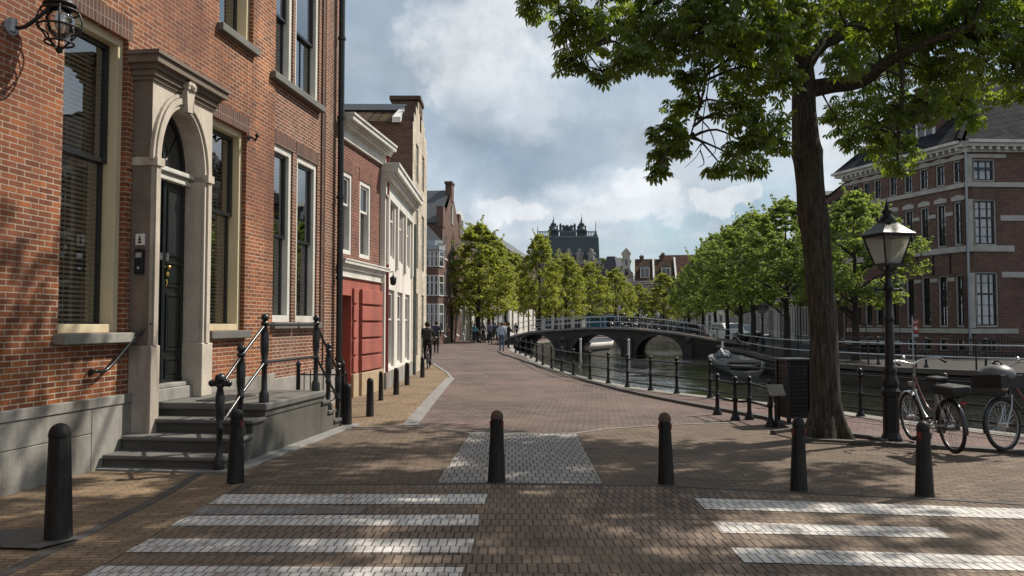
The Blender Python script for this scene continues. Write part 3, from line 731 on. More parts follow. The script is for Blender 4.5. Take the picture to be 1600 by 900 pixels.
for k in range(5):
    a = 2 * math.pi * k / 5; m.tube(smooth_path([(LC[0] + .05*math.cos(a), LC[1] + .05*math.sin(a), LC[2] + .26), (LC[0] + .17*math.cos(a), LC[1] + .17*math.sin(a), LC[2] + .12), (LC[0] + .2*math.cos(a), LC[1] + .2*math.sin(a), LC[2] - .05), (LC[0] + .02*math.cos(a), LC[1] + .02*math.sin(a), LC[2] - .27)], 3), .009, 5)
m.lathe([(.02, .34), (.05, .30), (.15, .2), (.16, .17), (.02, .165)], 14, LC); m.ball((LC[0], LC[1], LC[2] - .27), .035, 8)
m.build('cage', M['iron'], wl)
m = MB(); m.lathe([(.02, -.17), (.11, -.1), (.14, .02), (.1, .13), (.03, .16)], 14, LC); m.build('globe', M['glass'], wl); m = MB(); m.lathe([(.02, -.08), (.05, -.03), (.045, .06), (.02, .1)], 10, LC); m.build('bulb', M['lampglass'], wl)

# ------------------------------------------------------------------ front steps with platform and railings
s0 = FA.loc(G(340, 738)).x; yF = FA.loc(G(356, 737)).y
ST = thing('front_steps', 'grey bluestone front steps and landing below the arched doorway', 'steps', FA.o, FA.rot)
rise = .165; tr = .34
zP = 4 * rise; sP = s0 + 3 * tr; sPe = sP + 1.95
yi = -.08
m = MB(); tm = MB()
for k in range(3):
    m.box(s0 + k*tr + .02, s0 + (k+1)*tr + .02, yF + .03, yi, .0, (k+1)*rise - .05)
    tm.box(s0 + k*tr - .02, s0 + (k+1)*tr + .02, yF, yi, (k+1)*rise - .05, (k+1)*rise)
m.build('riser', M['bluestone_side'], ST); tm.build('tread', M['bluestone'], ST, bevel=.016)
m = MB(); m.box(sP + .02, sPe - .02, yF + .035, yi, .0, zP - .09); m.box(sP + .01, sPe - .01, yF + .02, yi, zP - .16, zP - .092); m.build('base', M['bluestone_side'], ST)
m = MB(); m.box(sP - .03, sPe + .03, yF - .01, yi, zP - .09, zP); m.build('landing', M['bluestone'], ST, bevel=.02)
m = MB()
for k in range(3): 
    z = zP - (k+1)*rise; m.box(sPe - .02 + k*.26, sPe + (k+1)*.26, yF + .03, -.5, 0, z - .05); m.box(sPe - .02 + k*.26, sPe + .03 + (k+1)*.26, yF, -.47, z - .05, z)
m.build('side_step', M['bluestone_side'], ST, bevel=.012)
m = MB(); m.box(s0 - .12, sPe + 1.2, yF - .16, yi, -.03, .03); m.build('base_slab', M['kerb'], ST, bevel=.008)
m = MB(); m.box(oc - .1, oc + .75, -.95, -.55, zP + .001, zP + .012); m.build('door_mat', M['rubber'], ST)
# railing of the steps
RL = thing('step_railing', 'black iron railing with turned newel posts along the front steps', 'railing', FA.o, FA.rot)
yr = yF + .09
def newel(x, y, z0, h, big=False):
    m = MB(); k = 1.0
    m.lathe([(.062, 0), (.062, .10), (.05, .13), (.036, .16), (.034, .42*h), (.046, .44*h), (.046, .47*h), (.034, .49*h), (.05, .60*h), (.052, .80*h), (.032, .9*h), (.05, .92*h), (.05, .94*h), (.028, .96*h)], 10, (x, y, z0))
    m.ball((x, y, z0 + h), .05 if not big else .062, 12)
    if big:
        m.tube([(x, y - .1, z0 + h - .05), (x, y + .1, z0 + h - .05)], .035); m.ball((x, y - .1, z0 + h - .05), .04); m.ball((x, y + .1, z0 + h - .05), .04)
    return m.build('post', M['black'], RL)
zq = .03
xs_ = [(s0 + .02, zq, 1.0, True), (s0 + 1.5 * tr, 1.5 * rise + .08, 1.02, False), (sP + .12, zP, 1.06, False), (sPe - .1, zP, 1.06, False), (sPe + .42, .3, 1.0, False), (sPe + .85, zq, .95, False)]
for (x, z, h, b) in xs_: newel(x, yr, z, h, b)
m = MB(); top = [(x, yr, z + h - .09) for (x, z, h, b) in xs_]; mid = [(x, yr, z + h * .47) for (x, z, h, b) in xs_]
for L in (top, mid):
    for a, b in zip(L[:-1], L[1:]): m.tube([a, b], .019, 8)
e = top[-1]; m.tube(smooth_path([e, (e[0] + .18, yr, e[2] - .08), (e[0] + .34, yr, e[2] - .04), (e[0] + .40, yr, e[2] - .18), (e[0] + .34, yr, e[2] - .36)], 4), .018, 8)
m.build('rail', M['black'], RL)
# small ornamental gate past the steps
GT = thing('iron_gate', 'small scrolled iron gate between the front steps and the black drainpipe', 'gate', FA.o, FA.rot)
gx = sPe + 1.05
m = MB()
for y in (yr, yr + .75): m.lathe([(.045, 0), (.04, .1), (.035, .95), (.05, .98), (.03, 1.02), (.001, 1.08)], 8, (gx + .02, y, 0))
m.build('post', M['black'], GT)
m = MB()
for z in (.12, .82): m.tube([(gx, yr, z), (gx, yr + .75, z)], .014, 6)
for k in range(1, 7): m.tube([(gx, yr + .107*k, .12), (gx, yr + .107*k, .82 + .1*math.sin(math.pi*k/7))], .009, 6)
for k in range(3): m.torus((gx, yr + .2 + k*.18, .48), .08, .009, 14, 6, 'x')
m.build('leaf', M['black'], GT)
# ------------------------------------------------------------------ red house
H3 = thing('brick_house', 'red brick house with a red painted rusticated ground floor and cream cornice', 'house', FA.o, FA.rot)
x0, x1 = sE + .01, sA_end
zb0 = P(560, 432)[1] ; zbel0, zbel1 = P(527, 431)[1], P(527, 402)[1]; zco0 = P(527, 212)[1]; zco1 = P(527, 160, -.35)[1] + .12
W3 = x1 - x0; holes = []
for (l, r_) in ((531.5, 550), (562.5, 579.5)):
    holes.append(window(H3, sx(l, 400), sx(r_, 400), zbel1 + .12, P(549, 273)[1], rec=.03, cw=.10, cd=.10, casm='white', sashm='white', sw=.05, rail=.62, glass='pane'))
m = MB(); m.wall(x0, x1, zbel1 - .1, zco1, holes, .02, 0, 1)
m.quad((x0, 7, 0), (x0, .02, 0), (x0, .02, zco1), (x0, 7, zco1)); m.quad((x1, .02, 0), (x1, 7, 0), (x1, 7, zco1), (x1, .02, zco1)); m.quad((x1, 7, 0), (x0, 7, 0), (x0, 7, zco1), (x1, 7, zco1))
m.quad((x0, .02, zco1), (x1, .02, zco1), (x1, 7, zco1 + 1.2), (x0, 7, zco1 + 1.2))
m.build('wall', [M['brick_red'], M['room']], H3)
m = MB()
for h in holes: m.box(h[0] - .05, h[1] + .05, .008, .06, h[3] + .004, h[3] + .3)
m.build('lintel', M['brick_red'], H3)
rx0, rx1 = sx(533), sx(547); rz1 = P(548, 462)[1]
m = MB(); m.wall(x0, x1, .0, zbel0 + .02, [(rx0, rx1, .06, rz1, .35)], -.01, 0, 1); ws = m.build('ground_floor_front', [M['redplaster'], M['reddark']], H3)
m = MB(); m.box(rx0 + .06, rx1 - .06, .28, .335, .08, rz1 - .5); m.ring(rx0 + .15, rx1 - .15, .3, rz1 - .75, .04, .255, .285); m.ring(rx0 + .02, rx1 - .02, .08, rz1 - .02, .06, .27, .336); m.build('door', M['reddark'], H3)
m = MB(); rows = 5; zz0, zz1 = .56, rz1 + .22
for k in range(rows):
    a = zz0 + (zz1 - zz0) * k / rows; b = zz0 + (zz1 - zz0) * (k + 1) / rows - .05
    m.box(sx(548.5), sx(555), -.06, 0, a, b); m.box(sx(560), sx(592), -.085, 0, a, b)
m.build('rustic_block', M['redplaster'], H3, bevel=.012)
m = MB(); m.box(sx(547.5), sx(556), -.075, 0, 0, .52); m.box(sx(559), sx(593.5), -.10, 0, 0, .52); m.box(x0, rx0, -.06, 0, 0, .5); m.build('plinth', M['sandplinth'], H3, bevel=.012)
def cornice(par, x0, x1, z0, z1, proj, mat='offwhite', y=0.0, ends=.0, fr=.45):
    m = MB(); h = z1 - z0
    for (f0, f1, p) in ((0, .06, .06), (.06, fr, .02), (fr, fr+.06, .07), (fr+.06, .62, .14*proj/.3), (.62, .72, .6*proj), (.72, .90, .9*proj), (.90, 1, proj)):
        e = ends * p; m.box(x0 - e, x1 + e, y - p, y + .1, z0 + f0*h, z0 + f1*h)
    return m.build('cornice', M[mat], par, bevel=.008)
cornice(H3, x0, x1, zco0, zco1, .32)
cornice(H3, x0, x1, zbel0, zbel1, .16)
m = MB(); xp_ = x1 - .12; m.tube([(xp_, -.1, 0), (xp_, -.1, zco0 + .3)], .045, 8); m.build('drainpipe', M['reddark'], H3)
# ------------------------------------------------------------------ white house and cream gabled house
H4 = thing('white_house', 'white stucco house with tall narrow windows and a projecting cornice', 'house', FB.o, FB.rot)
def Q(px, py, off=0.0): return FB.sz(px, py, off)
w1 = Q(643.5, 500)[0]; zc1 = Q(600, 212, -.4)[1]; zc0 = zc1 - .85; Wd = w1
holes = []
for k in range(3):
    c = Wd * (.2 + .3 * k); hw = Wd * .095
    holes.append(window(H4, c - hw, c + hw, Q(610, 402)[1], Q(603, 275)[1], rec=.05, cw=.07, cd=.06, casm='white', sashm='white', sw=.045, rail=.5, nx=1, glass='pane'))
    holes.append(window(H4, c - hw, c + hw, .5, Q(608, 452)[1], rec=.07, cw=.07, cd=.06, casm='white', sashm='white', sw=.045, rail=.62, glass='pane'))
m = MB(); m.wall(0, Wd, 0, zc1 - .02, holes, 0, 0, 1); m.quad((0, 7, 0), (0, 0, 0), (0, 0, zc1 - .02), (0, 7, zc1 - .02)); m.quad((Wd, 0, 0), (Wd, 7, 0), (Wd, 7, zc1-.02), (Wd, 0, zc1-.02)); m.quad((0, 0, zc1-.02), (Wd, 0, zc1-.02), (Wd, 7, zc1-.02), (0, 7, zc1-.02))
m.build('wall', [M['stucco'], M['room']], H4)
m = MB()
for k in range(4): c = Wd * (.05 + .3 * k); m.box(c - .12, c + .12, -.07, 0, Q(610, 402)[1] - .25, zc0)
m.box(0, Wd, -.09, 0, Q(603, 275)[1] + .12, Q(603, 275)[1] + .3); m.build('pilaster', M['stucco'], H4, bevel=.01)
m = MB(); m.box(0, Wd, -.06, 0, 0, .42); m.build('plinth', M['stone'], H4)
cornice(H4, 0, Wd, zc0, zc1, .36, ends=.1)
m = MB(); m.tube([(w1 - .1, -.1, 0), (w1 - .1, -.1, zc0)], .055, 8); m.build('drainpipe', M['pipe_green'], H4)
wlq = thing('wall_lantern', 'small dark lantern above the white house entrance', 'lantern', FB.world(.35, 0, Q(605, 432)[1]), FB.rot)
m = MB(); m.tube([(0, 0, .1), (0, -.16, .12), (0, -.16, .02)], .015); m.lathe([(.02, .02), (.09, -.04), (.07, -.2), (.03, -.23)], 8, (0, -.16, 0)); m.build('lantern', M['iron'], wlq)
H5 = thing('gabled_house', 'cream painted brick house with a stepped gable, chimney stack and brown tiled roof', 'house', FB.o, FB.rot)
c0 = w1 + .02; c1 = (BW1 - BW0).length + .15; cm = (c0 + c1) / 2; ze = Q(645, 188)[1]; zt5 = Q(650, 144)[1]
holes = []
for k in range(2):
    c = c0 + (c1 - c0) * (.28 + .42 * k); hw = .42
    for (za, zb_) in ((.55, Q(650, 458)[1]), (Q(650, 418)[1], Q(648, 322)[1]), (Q(650, 282)[1], Q(648, 218)[1])):
        holes.append(window(H5, c - hw, c + hw, za, zb_, rec=.06, cw=.08, cd=.06, casm='offwhite', sashm='offwhite', sw=.045, rail=.5, nx=1, glass='pane'))
holes.append(window(H5, cm - .25, cm + .25, ze + .15, ze + 1.0, rec=.06, cw=.06, cd=.06, casm='offwhite', sashm='offwhite', sw=.04, rail=None, nx=1, glass='pane'))
m = MB(); m.wall(c0, c1, 0, ze, [h for h in holes if h[3] < ze], 0, 0, 1)
hw_ = (c1 - c0) / 2; dz = zt5 - ze
st = [(c0, ze), (c0 + .12*hw_, ze), (c0 + .12*hw_, ze + .3*dz), (c0 + .36*hw_, ze + .3*dz), (c0 + .36*hw_, ze + .62*dz), (c0 + .62*hw_, ze + .62*dz), (c0 + .62*hw_, zt5 - .12*dz)]
gab = st + [(2*cm - p[0], p[1]) for p in reversed(st)]
hh = holes[-1]
m.prism(gab, .0, .38, 'y', 0, 2, holes=[[(hh[0], hh[2]), (hh[0], hh[3]), (hh[1], hh[3]), (hh[1], hh[2])]])
m.quad((hh[0], .3, hh[2]), (hh[1], .3, hh[2]), (hh[1], .3, hh[3]), (hh[0], .3, hh[3]), 1)
m.quad((c0, 9, 0), (c0, 0, 0), (c0, 0, ze), (c0, 9, ze), 2); m.quad((c1, 0, 0), (c1, 9, 0), (c1, 9, ze), (c1, 0, ze), 2); m.quad((c1, 9, 0), (c0, 9, 0), (c0, 9, ze), (c1, 9, ze), 2)
m.build('wall', [M['brick_cream'], M['room'], M['brick_dark']], H5)
zr5 = ze + .68 * dz
m = MB(); yA, yB = .38, 8.5
m.quad((c0 - .1, yB, ze - .1), (c0 - .1, yA, ze - .1), (cm - .5, yA, zr5), (cm - .5, yB, zr5), 0); m.quad((c1 + .1, yA, ze - .1), (c1 + .1, yB, ze - .1), (cm + .5, yB, zr5), (cm + .5, yA, zr5), 0)
m.quad((cm - .5, yB, zr5), (cm - .5, yA, zr5), (cm + .5, yA, zr5), (cm + .5, yB, zr5), 0)
m.add([(c0, yB, ze), (c1, yB, ze), (cm + .5, yB, zr5), (cm - .5, yB, zr5)], [(0, 1, 2, 3)], 0)
m.build('roof', M['tile_brown'], H5)
m = MB(); m.box(cm - .62, cm + .62, yA + .01, yB, zr5 + .01, zr5 + .22); m.build('ridge_board', M['lead'], H5)
m = MB(); m.hexa([(c0 - .13, yA + .01, ze - .08), (c0 - .13, yA + .28, ze - .08), (cm - .63, yA + .28, zr5), (cm - .63, yA + .01, zr5)], [(c0 - .13, yA + .01, ze + .1), (c0 - .13, yA + .28, ze + .1), (cm - .63, yA + .28, zr5 + .07), (cm - .63, yA + .01, zr5 + .07)]); m.build('verge', M['white'], H5)
m = MB(); q = .55
m.box(cm - q, cm + q, -.01, .95, ze + .62*dz, zt5 - .02); m.box(cm - q - .07, cm + q + .07, -.06, 1.02, zt5, zt5 + .14); m.build('chimney', M['brick_dark'], H5)
yc = 5.2; m = MB(); m.box(cm - .35, cm + .35, yc, yc + .75, zr5 + .2, zr5 + .72); m.box(cm - .42, cm + .42, yc - .06, yc + .81, zr5 + .72, zr5 + .84); m.build('chimney', M['brick_dark'], H5)

# ------------------------------------------------------------------ bollards
def bollard(r0, r1, h, cap, mark):
    o = thing('bollard', None, 'bollard', group='tapered iron bollards across the street')
    m = MB(); m.lathe([(r0 * 1.06, 0), (r0, .025), (r1, h - r1*1.1), ], 8, ph=R(22.5), smooth=False); m.build('post', M['bollard'], o, bevel=.008)
    m = MB(); q = h - r1*1.1; m.lathe([(r1 * 1.0, q), (r1 * 1.03, q + .012), (r1 * 1.0, q + .03)] + [(r1 * .98 * math.cos(a), q + .03 + r1 * .95 * math.sin(a)) for a in (R(15), R(35), R(55), R(75), R(90))], 12); m.build('cap', M[cap], o)
    if mark:
        m = MB()
        for a in (-67.5, 67.5): 
            mm = Matrix.Rotation(R(a), 4, 'Z'); zc = h * .83; rr_ = r1 + (r0-r1) * .2
            m.M = mm; m.box(-.02, .02, -rr_*.93 - .005, -rr_*.90, zc - .03, zc + .03)
        m.build('reflector', M['reflector'], o)
    return o
for (px, py, h, r0, r1, cap, mk, lab) in [
    (91, 845, .86, .100, .078, 'bollard', False, 'large plain iron bollard nearest the brick wall, by the stone slab'),
    (368, 755, .73, .088, .065, 'bollard', True, 'iron bollard standing in front of the stone front steps'),
    (776, 755, .72, .095, .066, 'rust', True, 'rusty topped bollard standing on the light grey paving band'),
    (1041, 758.5, .71, .088, .062, 'rust', True, 'rusty topped bollard beside the upper right crossing stripes'),
    (1248, 769, .70, .085, .060, 'bollard', True, 'black capped bollard in front of the tree trunk'),
    (1445, 777, .69, .088, .060, 'bollard', True, 'black capped bollard in front of the first bicycle')]:
    o = bollard(r0, r1, h, cap, mk); p = G(px, py); o.location = (p.x, p.y, .01); o['label'] = lab; o.rotation_euler = (random.uniform(-.018, .018), random.uniform(-.018, .018), random.uniform(-.2, .2))
sb = None
for (px, py, h, lab) in [(543, 666, .68, 'slim dark pavement bollard nearest the black drainpipe'), (578, 651, .68, 'slim dark pavement bollard in front of the red rusticated blocks'), (595, 626, .62, 'thin dark post against the end of the red house'),
                    (619, 617, .62, 'slim pavement bollard in front of the white house'), (636, 602, .6, 'slim pavement bollard near the grey drainpipe'), (660, 590, .62, 'farthest slim pavement bollard, by the cream house corner')]:
    if sb is None:
        sb = thing('pavement_bollard', lab, 'bollard', group='slim bollards along the house fronts'); m = MB(); m.lathe([(.075, 0), (.07, .02), (.06, .58), (.062, .6), (.055, .65), (.03, .675), (.001, .68)], 10); m.build('post', M['bollard'], sb); o = sb
    else: o = copy_tree(sb)
    p = G(px, py); o.location = (p.x, p.y, .004); o.scale = (.75 if px == 595 else 1, .75 if px == 595 else 1, h / .68); o['label'] = lab
# ------------------------------------------------------------------ quay railing
def post_mb(h):
    m = MB(); m.lathe([(.085, 0), (.085, .03), (.06, .08), (.05, .12), (.038, .15), (.034, h*.45), (.052, h*.47), (.052, h*.53), (.034, h*.55), (.03, h*.84), (.05, h*.86), (.05, h*.93), (.028, h*.945)], 10); m.ball((0, 0, h), .05, 10); return m
def railing(pts, h, label, mat='iron', rails=(.9, .5), rmat=None, pm_=None, top_z=0, r=.02, closed=None, cat='railing'):
    t = thing('quay_railing', label, cat)
    first = None
    for p in pts:
        if first is None:
            first = (pm_ or post_mb)(h).build('post', M[mat], t); o = first
        else: o = first.copy(); COL.objects.link(o); o.parent = t
        o.location = (p[0], p[1], p[2] if len(p) > 2 else 0)
    m = MB()
    for f in rails:
        L = [(p[0], p[1], (p[2] if len(p) > 2 else 0) + h * f) for p in pts]
        m.tube(L, r, 6)
    m.build('rail', M[rmat or mat], t)
    return t
pp = [(1353,652.5),(1234,636),(1116,623),(1064,616.5),(1023,611.5),(987,606.5),(957,600.5),(928,594.5),(902,588.5),(883,582.5),(867,577.5),(853,571.5),(843,566.5),(834,560.5),(825,557.5),(816,554),(809,552)]
pts = [xy(G(*p)) for p in pp]
pts = [tuple(p) for p in offset(pts, .12)]
P0_ = Vector(pts[0]); dirr = (Vector(xy(G(1470, 668))) - P0_).normalized()
ext = [tuple(P0_ + dirr * 1.55 * k) for k in (4, 3, 2, 1)]
railing(ext + pts, .82, 'black iron railing with ball topped posts along the curved canal edge', rails=(.9, .5, .2))
fr = [xy(G(*p)) for p in [(1121,648),(1149,656.5),(1171,655.5),(1204,667)]]
railing(fr, .70, 'short black railing in front of the canal edge beside the lattice cabinet', rails=(.88, .45))
# ------------------------------------------------------------------ bridge
bA = Vector((0, 60.5, 0)); bB = Vector((14.4, 56.6, 0)); FBr = Frame(bA, bB - bA)
M['bridge_stone'] = pm('dark bridge stone', (.05,.047,.042), .85, var=.3, bmp=.3, stain=((.035,.035,.03), .6, 1.5))
BR = thing('stone_bridge', 'low arched brick bridge with silver railings over the canal', 'bridge', FBr.o, FBr.rot)
prof = [(-6, -.06), (-1.9, -.04), (-.9, .22), (0, .68), (1.4, 1.02), (4.9, 1.27), (7, 1.32), (8.9, 1.27), (11.9, .98), (14.7, .5), (17.5, .12), (20, 0)]
pz = lambda x: float(np.interp(x, [p[0] for p in prof], [p[1] for p in prof]))
arches = [(.3, 3.3), (4.55, 8.2), (9.3, 12.6)]
bot = []
for (a, b) in arches: bot += [(a, -1.4)] + arc((a+b)/2, -.6, (b-a)/2, math.pi, 0, 18, rz=1.42 if b < 10 else 1.36) + [(b, -1.4)]
xs_p = [(x, pz(x)) for x in np.linspace(-6, 20, 53)]
poly = [(-6, -.3), (-.6, -.3), (-.6, -1.4)] + bot + [(15.2, -1.4), (15.2, -.3), (20, -.3)] + [(x, z - .02) for x, z in reversed(xs_p)]
BWD = 6.2
m = MB(); m.prism(poly, 0, BWD, 'y'); m.build('masonry', M['brick_quay'], BR)
m = MB()
for (x, z), (x2, z2) in zip(xs_p[:-1], xs_p[1:]):
    m.quad((x, .2, z + .01), (x2, .2, z2 + .01), (x2, BWD - .2, z2 + .01), (x, BWD - .2, z + .01))
m.build('deck', M['pave_red'], BR)
m = MB()
for (x, z), (x2, z2) in zip(xs_p[:-1], xs_p[1:]):
    for (ya, yb) in ((-.1, .25), (BWD - .25, BWD + .1)):
        m.hexa([(x, ya, z - .1), (x2, ya, z2 - .1), (x2, yb, z2 - .1), (x, yb, z - .1)], [(x, ya, z + .04), (x2, ya, z2 + .04), (x2, yb, z2 + .04), (x, yb, z + .04)])
m.build('coping', M['coping'], BR)
m = MB()
for (a, b) in arches:
    c, r = (a+b)/2, (b-a)/2; rz_ = 1.42 if b < 10 else 1.36
    m.prism(arc(c, -.6, r + .2, math.pi, 0, 18, rz=rz_ + .2) + list(reversed(arc(c, -.6, r, math.pi, 0, 18, rz=rz_))), -.05, .05, 'y')
m.build('arch_ring', M['bridge_stone'], BR)
m = MB()
for x in (3.92, 8.75, 13.0): m.box(x - .28, x + .28, -.22, 0, -1, .45); m.ball((x, -.1, .45), .3, 10, sz=.8); m.box(x - .12, x + .12, -.26, -.1, .5, .62)
m.build('pier_stone', M['bridge_stone'], BR)
def thin_post(h): m = MB(); m.tube([(0, 0, 0), (0, 0, h)], .028, 6); return m
for (y, pr) in ((.05, [(x, pz(x)) for x in np.linspace(-.9, 15, 15)]), (BWD - .05, [(x, pz(x)) for x in np.linspace(0, 15, 14)])):
    m = MB()
    for f in (.85, .45): m.tube([(x, y, z + f) for x, z in pr], .026, 6)
    for x, z in pr: m.tube([(x, y, z), (x, y, z + .85)], .022, 6)
    m.build('railing', M['silver_rail'], BR)
# far bank railings
q = [FBr.world(15, .05, 0)]
fb = [(q[0].x, q[0].y, .48), (14.9, 53, .3), (14.2, 50, .12), (13.5, 46.5, .1), (13.05, 43, .1), (12.6, 40.4, .1), (12.2, 37.5, .1), (12.0, 34.8, .1), (12.3, 32.3, .1), (13.1, 29.5, .1), (13.9, 27.6, .1), (15.1, 26.1, .1), (16.4, 25.1, .1), (18.6, 23.9, .1), (21, 22.6, .1), (24, 20.9, .1)]
railing(fb, .85, 'grey two rail railing following the far canal bank', 'iron', (.98, .5), 'silver_rail', thin_post, r=.028)
fb2 = [(x + .55, y + .4, z) for (x, y, z) in fb[7:]]
railing(fb2, 1.0, 'black post railing just behind the grey rail on the far bank', 'iron', (.97, .6), None, lambda h: post_mb(h), r=.022)
# ------------------------------------------------------------------ generic house
def house(label, p0, p1, depth, h, wall, rows, cols, ww, wm='white', roof=('flat',), corn='offwhite', ground=None, name='row_house', group=None, door=None, side=True, zbase=0.0, glass='pane', cat='house', nx=1, muntin=True):
    f = Frame(p0, Vector((p1[0]-p0[0], p1[1]-p0[1], 0))); W = (Vector((p1[0], p1[1])) - Vector((p0[0], p0[1]))).length
    t = thing(name, label, cat, (f.o.x, f.o.y, zbase), f.rot, group)
    holes = []
    cl = cols if isinstance(cols, (list, tuple)) else [(i + .5) / cols for i in range(cols)]
    for ri, (za, zb_) in enumerate(rows):
        for ci, c in enumerate(cl):
            if ri == 0 and door is not None and ci == door:
                m = MB(); m.box(c*W - .5, c*W + .5, .12, .18, .05, zb_); m.ring(c*W - .6, c*W + .6, 0, zb_ + .08, .1, .04, .2, 0, False); m.build('door', M['door'], t); holes.append((c*W - .6, c*W + .6, 0.02, zb_ + .08, .3)); continue
            w2 = ww / 2
            m = MB(); a, b = c*W - w2, c*W + w2; cw = .09
            m.ring(a - .004, b + .004, za - .004, zb_ + .004, cw, .05, .14)
            if muntin:
                zm = za + (zb_ - za) * .55; m.box(a + cw, b - cw, .09, .15, zm - .035, zm + .035)
                for k in range(nx): x = a + (b-a)*(k+1)/(nx+1); m.box(x - .025, x + .025, .1, .14, za + cw, zb_ - cw)
            m.box(a - .08, b + .08, -.07, .05, za - .12, za - .005)
            wn = m.build('window', M[wm], t)
            m = MB(); m.quad((a + cw, .155, za + cw), (b - cw, .155, za + cw), (b - cw, .155, zb_ - cw), (a + cw, .155, zb_ - cw)); m.build('pane', M[glass], wn)
            holes.append((a, b, za, zb_, .3))
    m = MB(); m.wall(0, W, -.1, h, holes, 0, 0, 1)
    m.quad((0, depth, 0), (0, 0, 0), (0, 0, h), (0, depth, h)); m.quad((W, 0, 0), (W, depth, 0), (W, depth, h), (W, 0, h)); m.quad((W, depth, 0), (0, depth, 0), (0, depth, h), (W, depth, h))
    k = roof[0]; rs = roof[1] if len(roof) > 1 else 0
    if k == 'gable_front':
        m.add([(0, 0, h), (W, 0, h), (W/2, 0, h + rs)], [(0, 1, 2)]); m.add([(0, depth, h), (W, depth, h), (W/2, depth, h + rs)], [(2, 1, 0)])
    if k == 'gable_side':
        for x in (0, W): m.add([(x, 0, h), (x, depth, h), (x, depth/2, h + rs)], [(0, 1, 2) if x else (2, 1, 0)])
    m.build('wall', [wall if not isinstance(wall, str) else M[wall], M['room']], t)
    if ground:
        m = MB(); gz = ground[1]; hs = [hh_ for hh_ in holes if hh_[2] < gz]
        m.wall(0, W, 0, gz, hs, -.03, 0, 1); m.build('ground_floor_front', [M[ground[0]], M['room']], t)
    if corn and k != 'gable_front': cornice(t, 0, W, h - .55, h + .02, .38, corn)
    m = MB(); o_ = .15
    if k == 'flat': m.box(.1, W - .1, .1, depth - .1, h - .05, h + .02)
    elif k == 'gable_side':
        for (ya, yb, s_) in ((-o_, depth/2, 1), (depth + o_, depth/2, -1)):
            L = [(-.08, ya, h - o_*.5), (W + .08, ya, h - o_*.5), (W + .08, yb, h + rs), (-.08, yb, h + rs)]
            if s_ < 0: L = [L[1], L[0], L[3], L[2]]
            m.hexa(L, [(p[0], p[1], p[2] + .14) for p in L])
    elif k == 'gable_front':
        for s_ in (0, 1):
            xa = -.12 if s_ == 0 else W + .12
            L = [(xa, .25, h - .1), (W/2, .25, h + rs), (W/2, depth, h + rs), (xa, depth, h - .1)]
            if s_ == 0: L = [L[3], L[2], L[1], L[0]]
            m.hexa(L, [(p[0], p[1], p[2] + .12) for p in L]) if s_ else m.hexa(L, [(p[0], p[1], p[2] + .12) for p in L])
    elif k in ('mansard', 'hip'):
        i = roof[3]; lo = [(-.1, -.1, h), (W + .1, -.1, h), (W + .1, depth, h), (-.1, depth, h)]
        hi = [(i, i, h + rs), (W - i, i, h + rs), (W - i, depth - i, h + rs), (i, depth - i, h + rs)]
        m.hexa(lo, hi)
    m.build('roof', M[roof[2]] if len(roof) > 2 else M['lead'], t)
    t['w'] = W
    return t, f, W
def dormer(t, x, y, z, w, h, d, mat='slate', fm='white'):
    m = MB(); m.box(x - w/2, x + w/2, y, y + d, z, z + h); m.add([(x - w/2 - .1, y - .08, z + h), (x + w/2 + .1, y - .08, z + h), (x, y - .08, z + h + w*.3), (x - w/2 - .1, y + d, z + h), (x + w/2 + .1, y + d, z + h), (x, y + d, z + h + w*.3)], [(0, 1, 2), (1, 4, 5, 2), (0, 2, 5, 3), (3, 5, 4), (0, 3, 4, 1)])
    o = m.build('dormer', M[mat], t)
    m = MB(); m.ring(x - w/2 - .03, x + w/2 + .03, z, z + h, .13, y - .06, y + .02); m.box(x - .04, x + .04, y - .05, y, z + .13, z + h - .13); m.build('frame', M[fm], o)
    m = MB(); m.quad((x - w/2 + .1, y - .012, z + .1), (x + w/2 - .1, y - .012, z + .1), (x + w/2 - .1, y - .012, z + h - .1), (x - w/2 + .1, y - .012, z + h - .1)); m.build('pane', M['pane'], o)
    return o
def chimney(t, x, y, z, h, w=.7, mat='brick_dark'):
    m = MB(); m.box(x - w/2, x + w/2, y, y + w*.8, z, z + h); m.box(x - w/2 - .07, x + w/2 + .07, y - .07, y + w*.8 + .07, z + h, z + h + .14)
    for dx in (-.15, .15): m.lathe([(.1, 0), (.09, .25)], 8, (x + dx, y + w*.4, z + h + .14))
    return m.build('chimney', M[mat], t)
def PX(px, Y): return ((px - 800) / FOC * Y, Y)
def ZH(py, Y): return CAMH + (505 - py) * Y / FOC
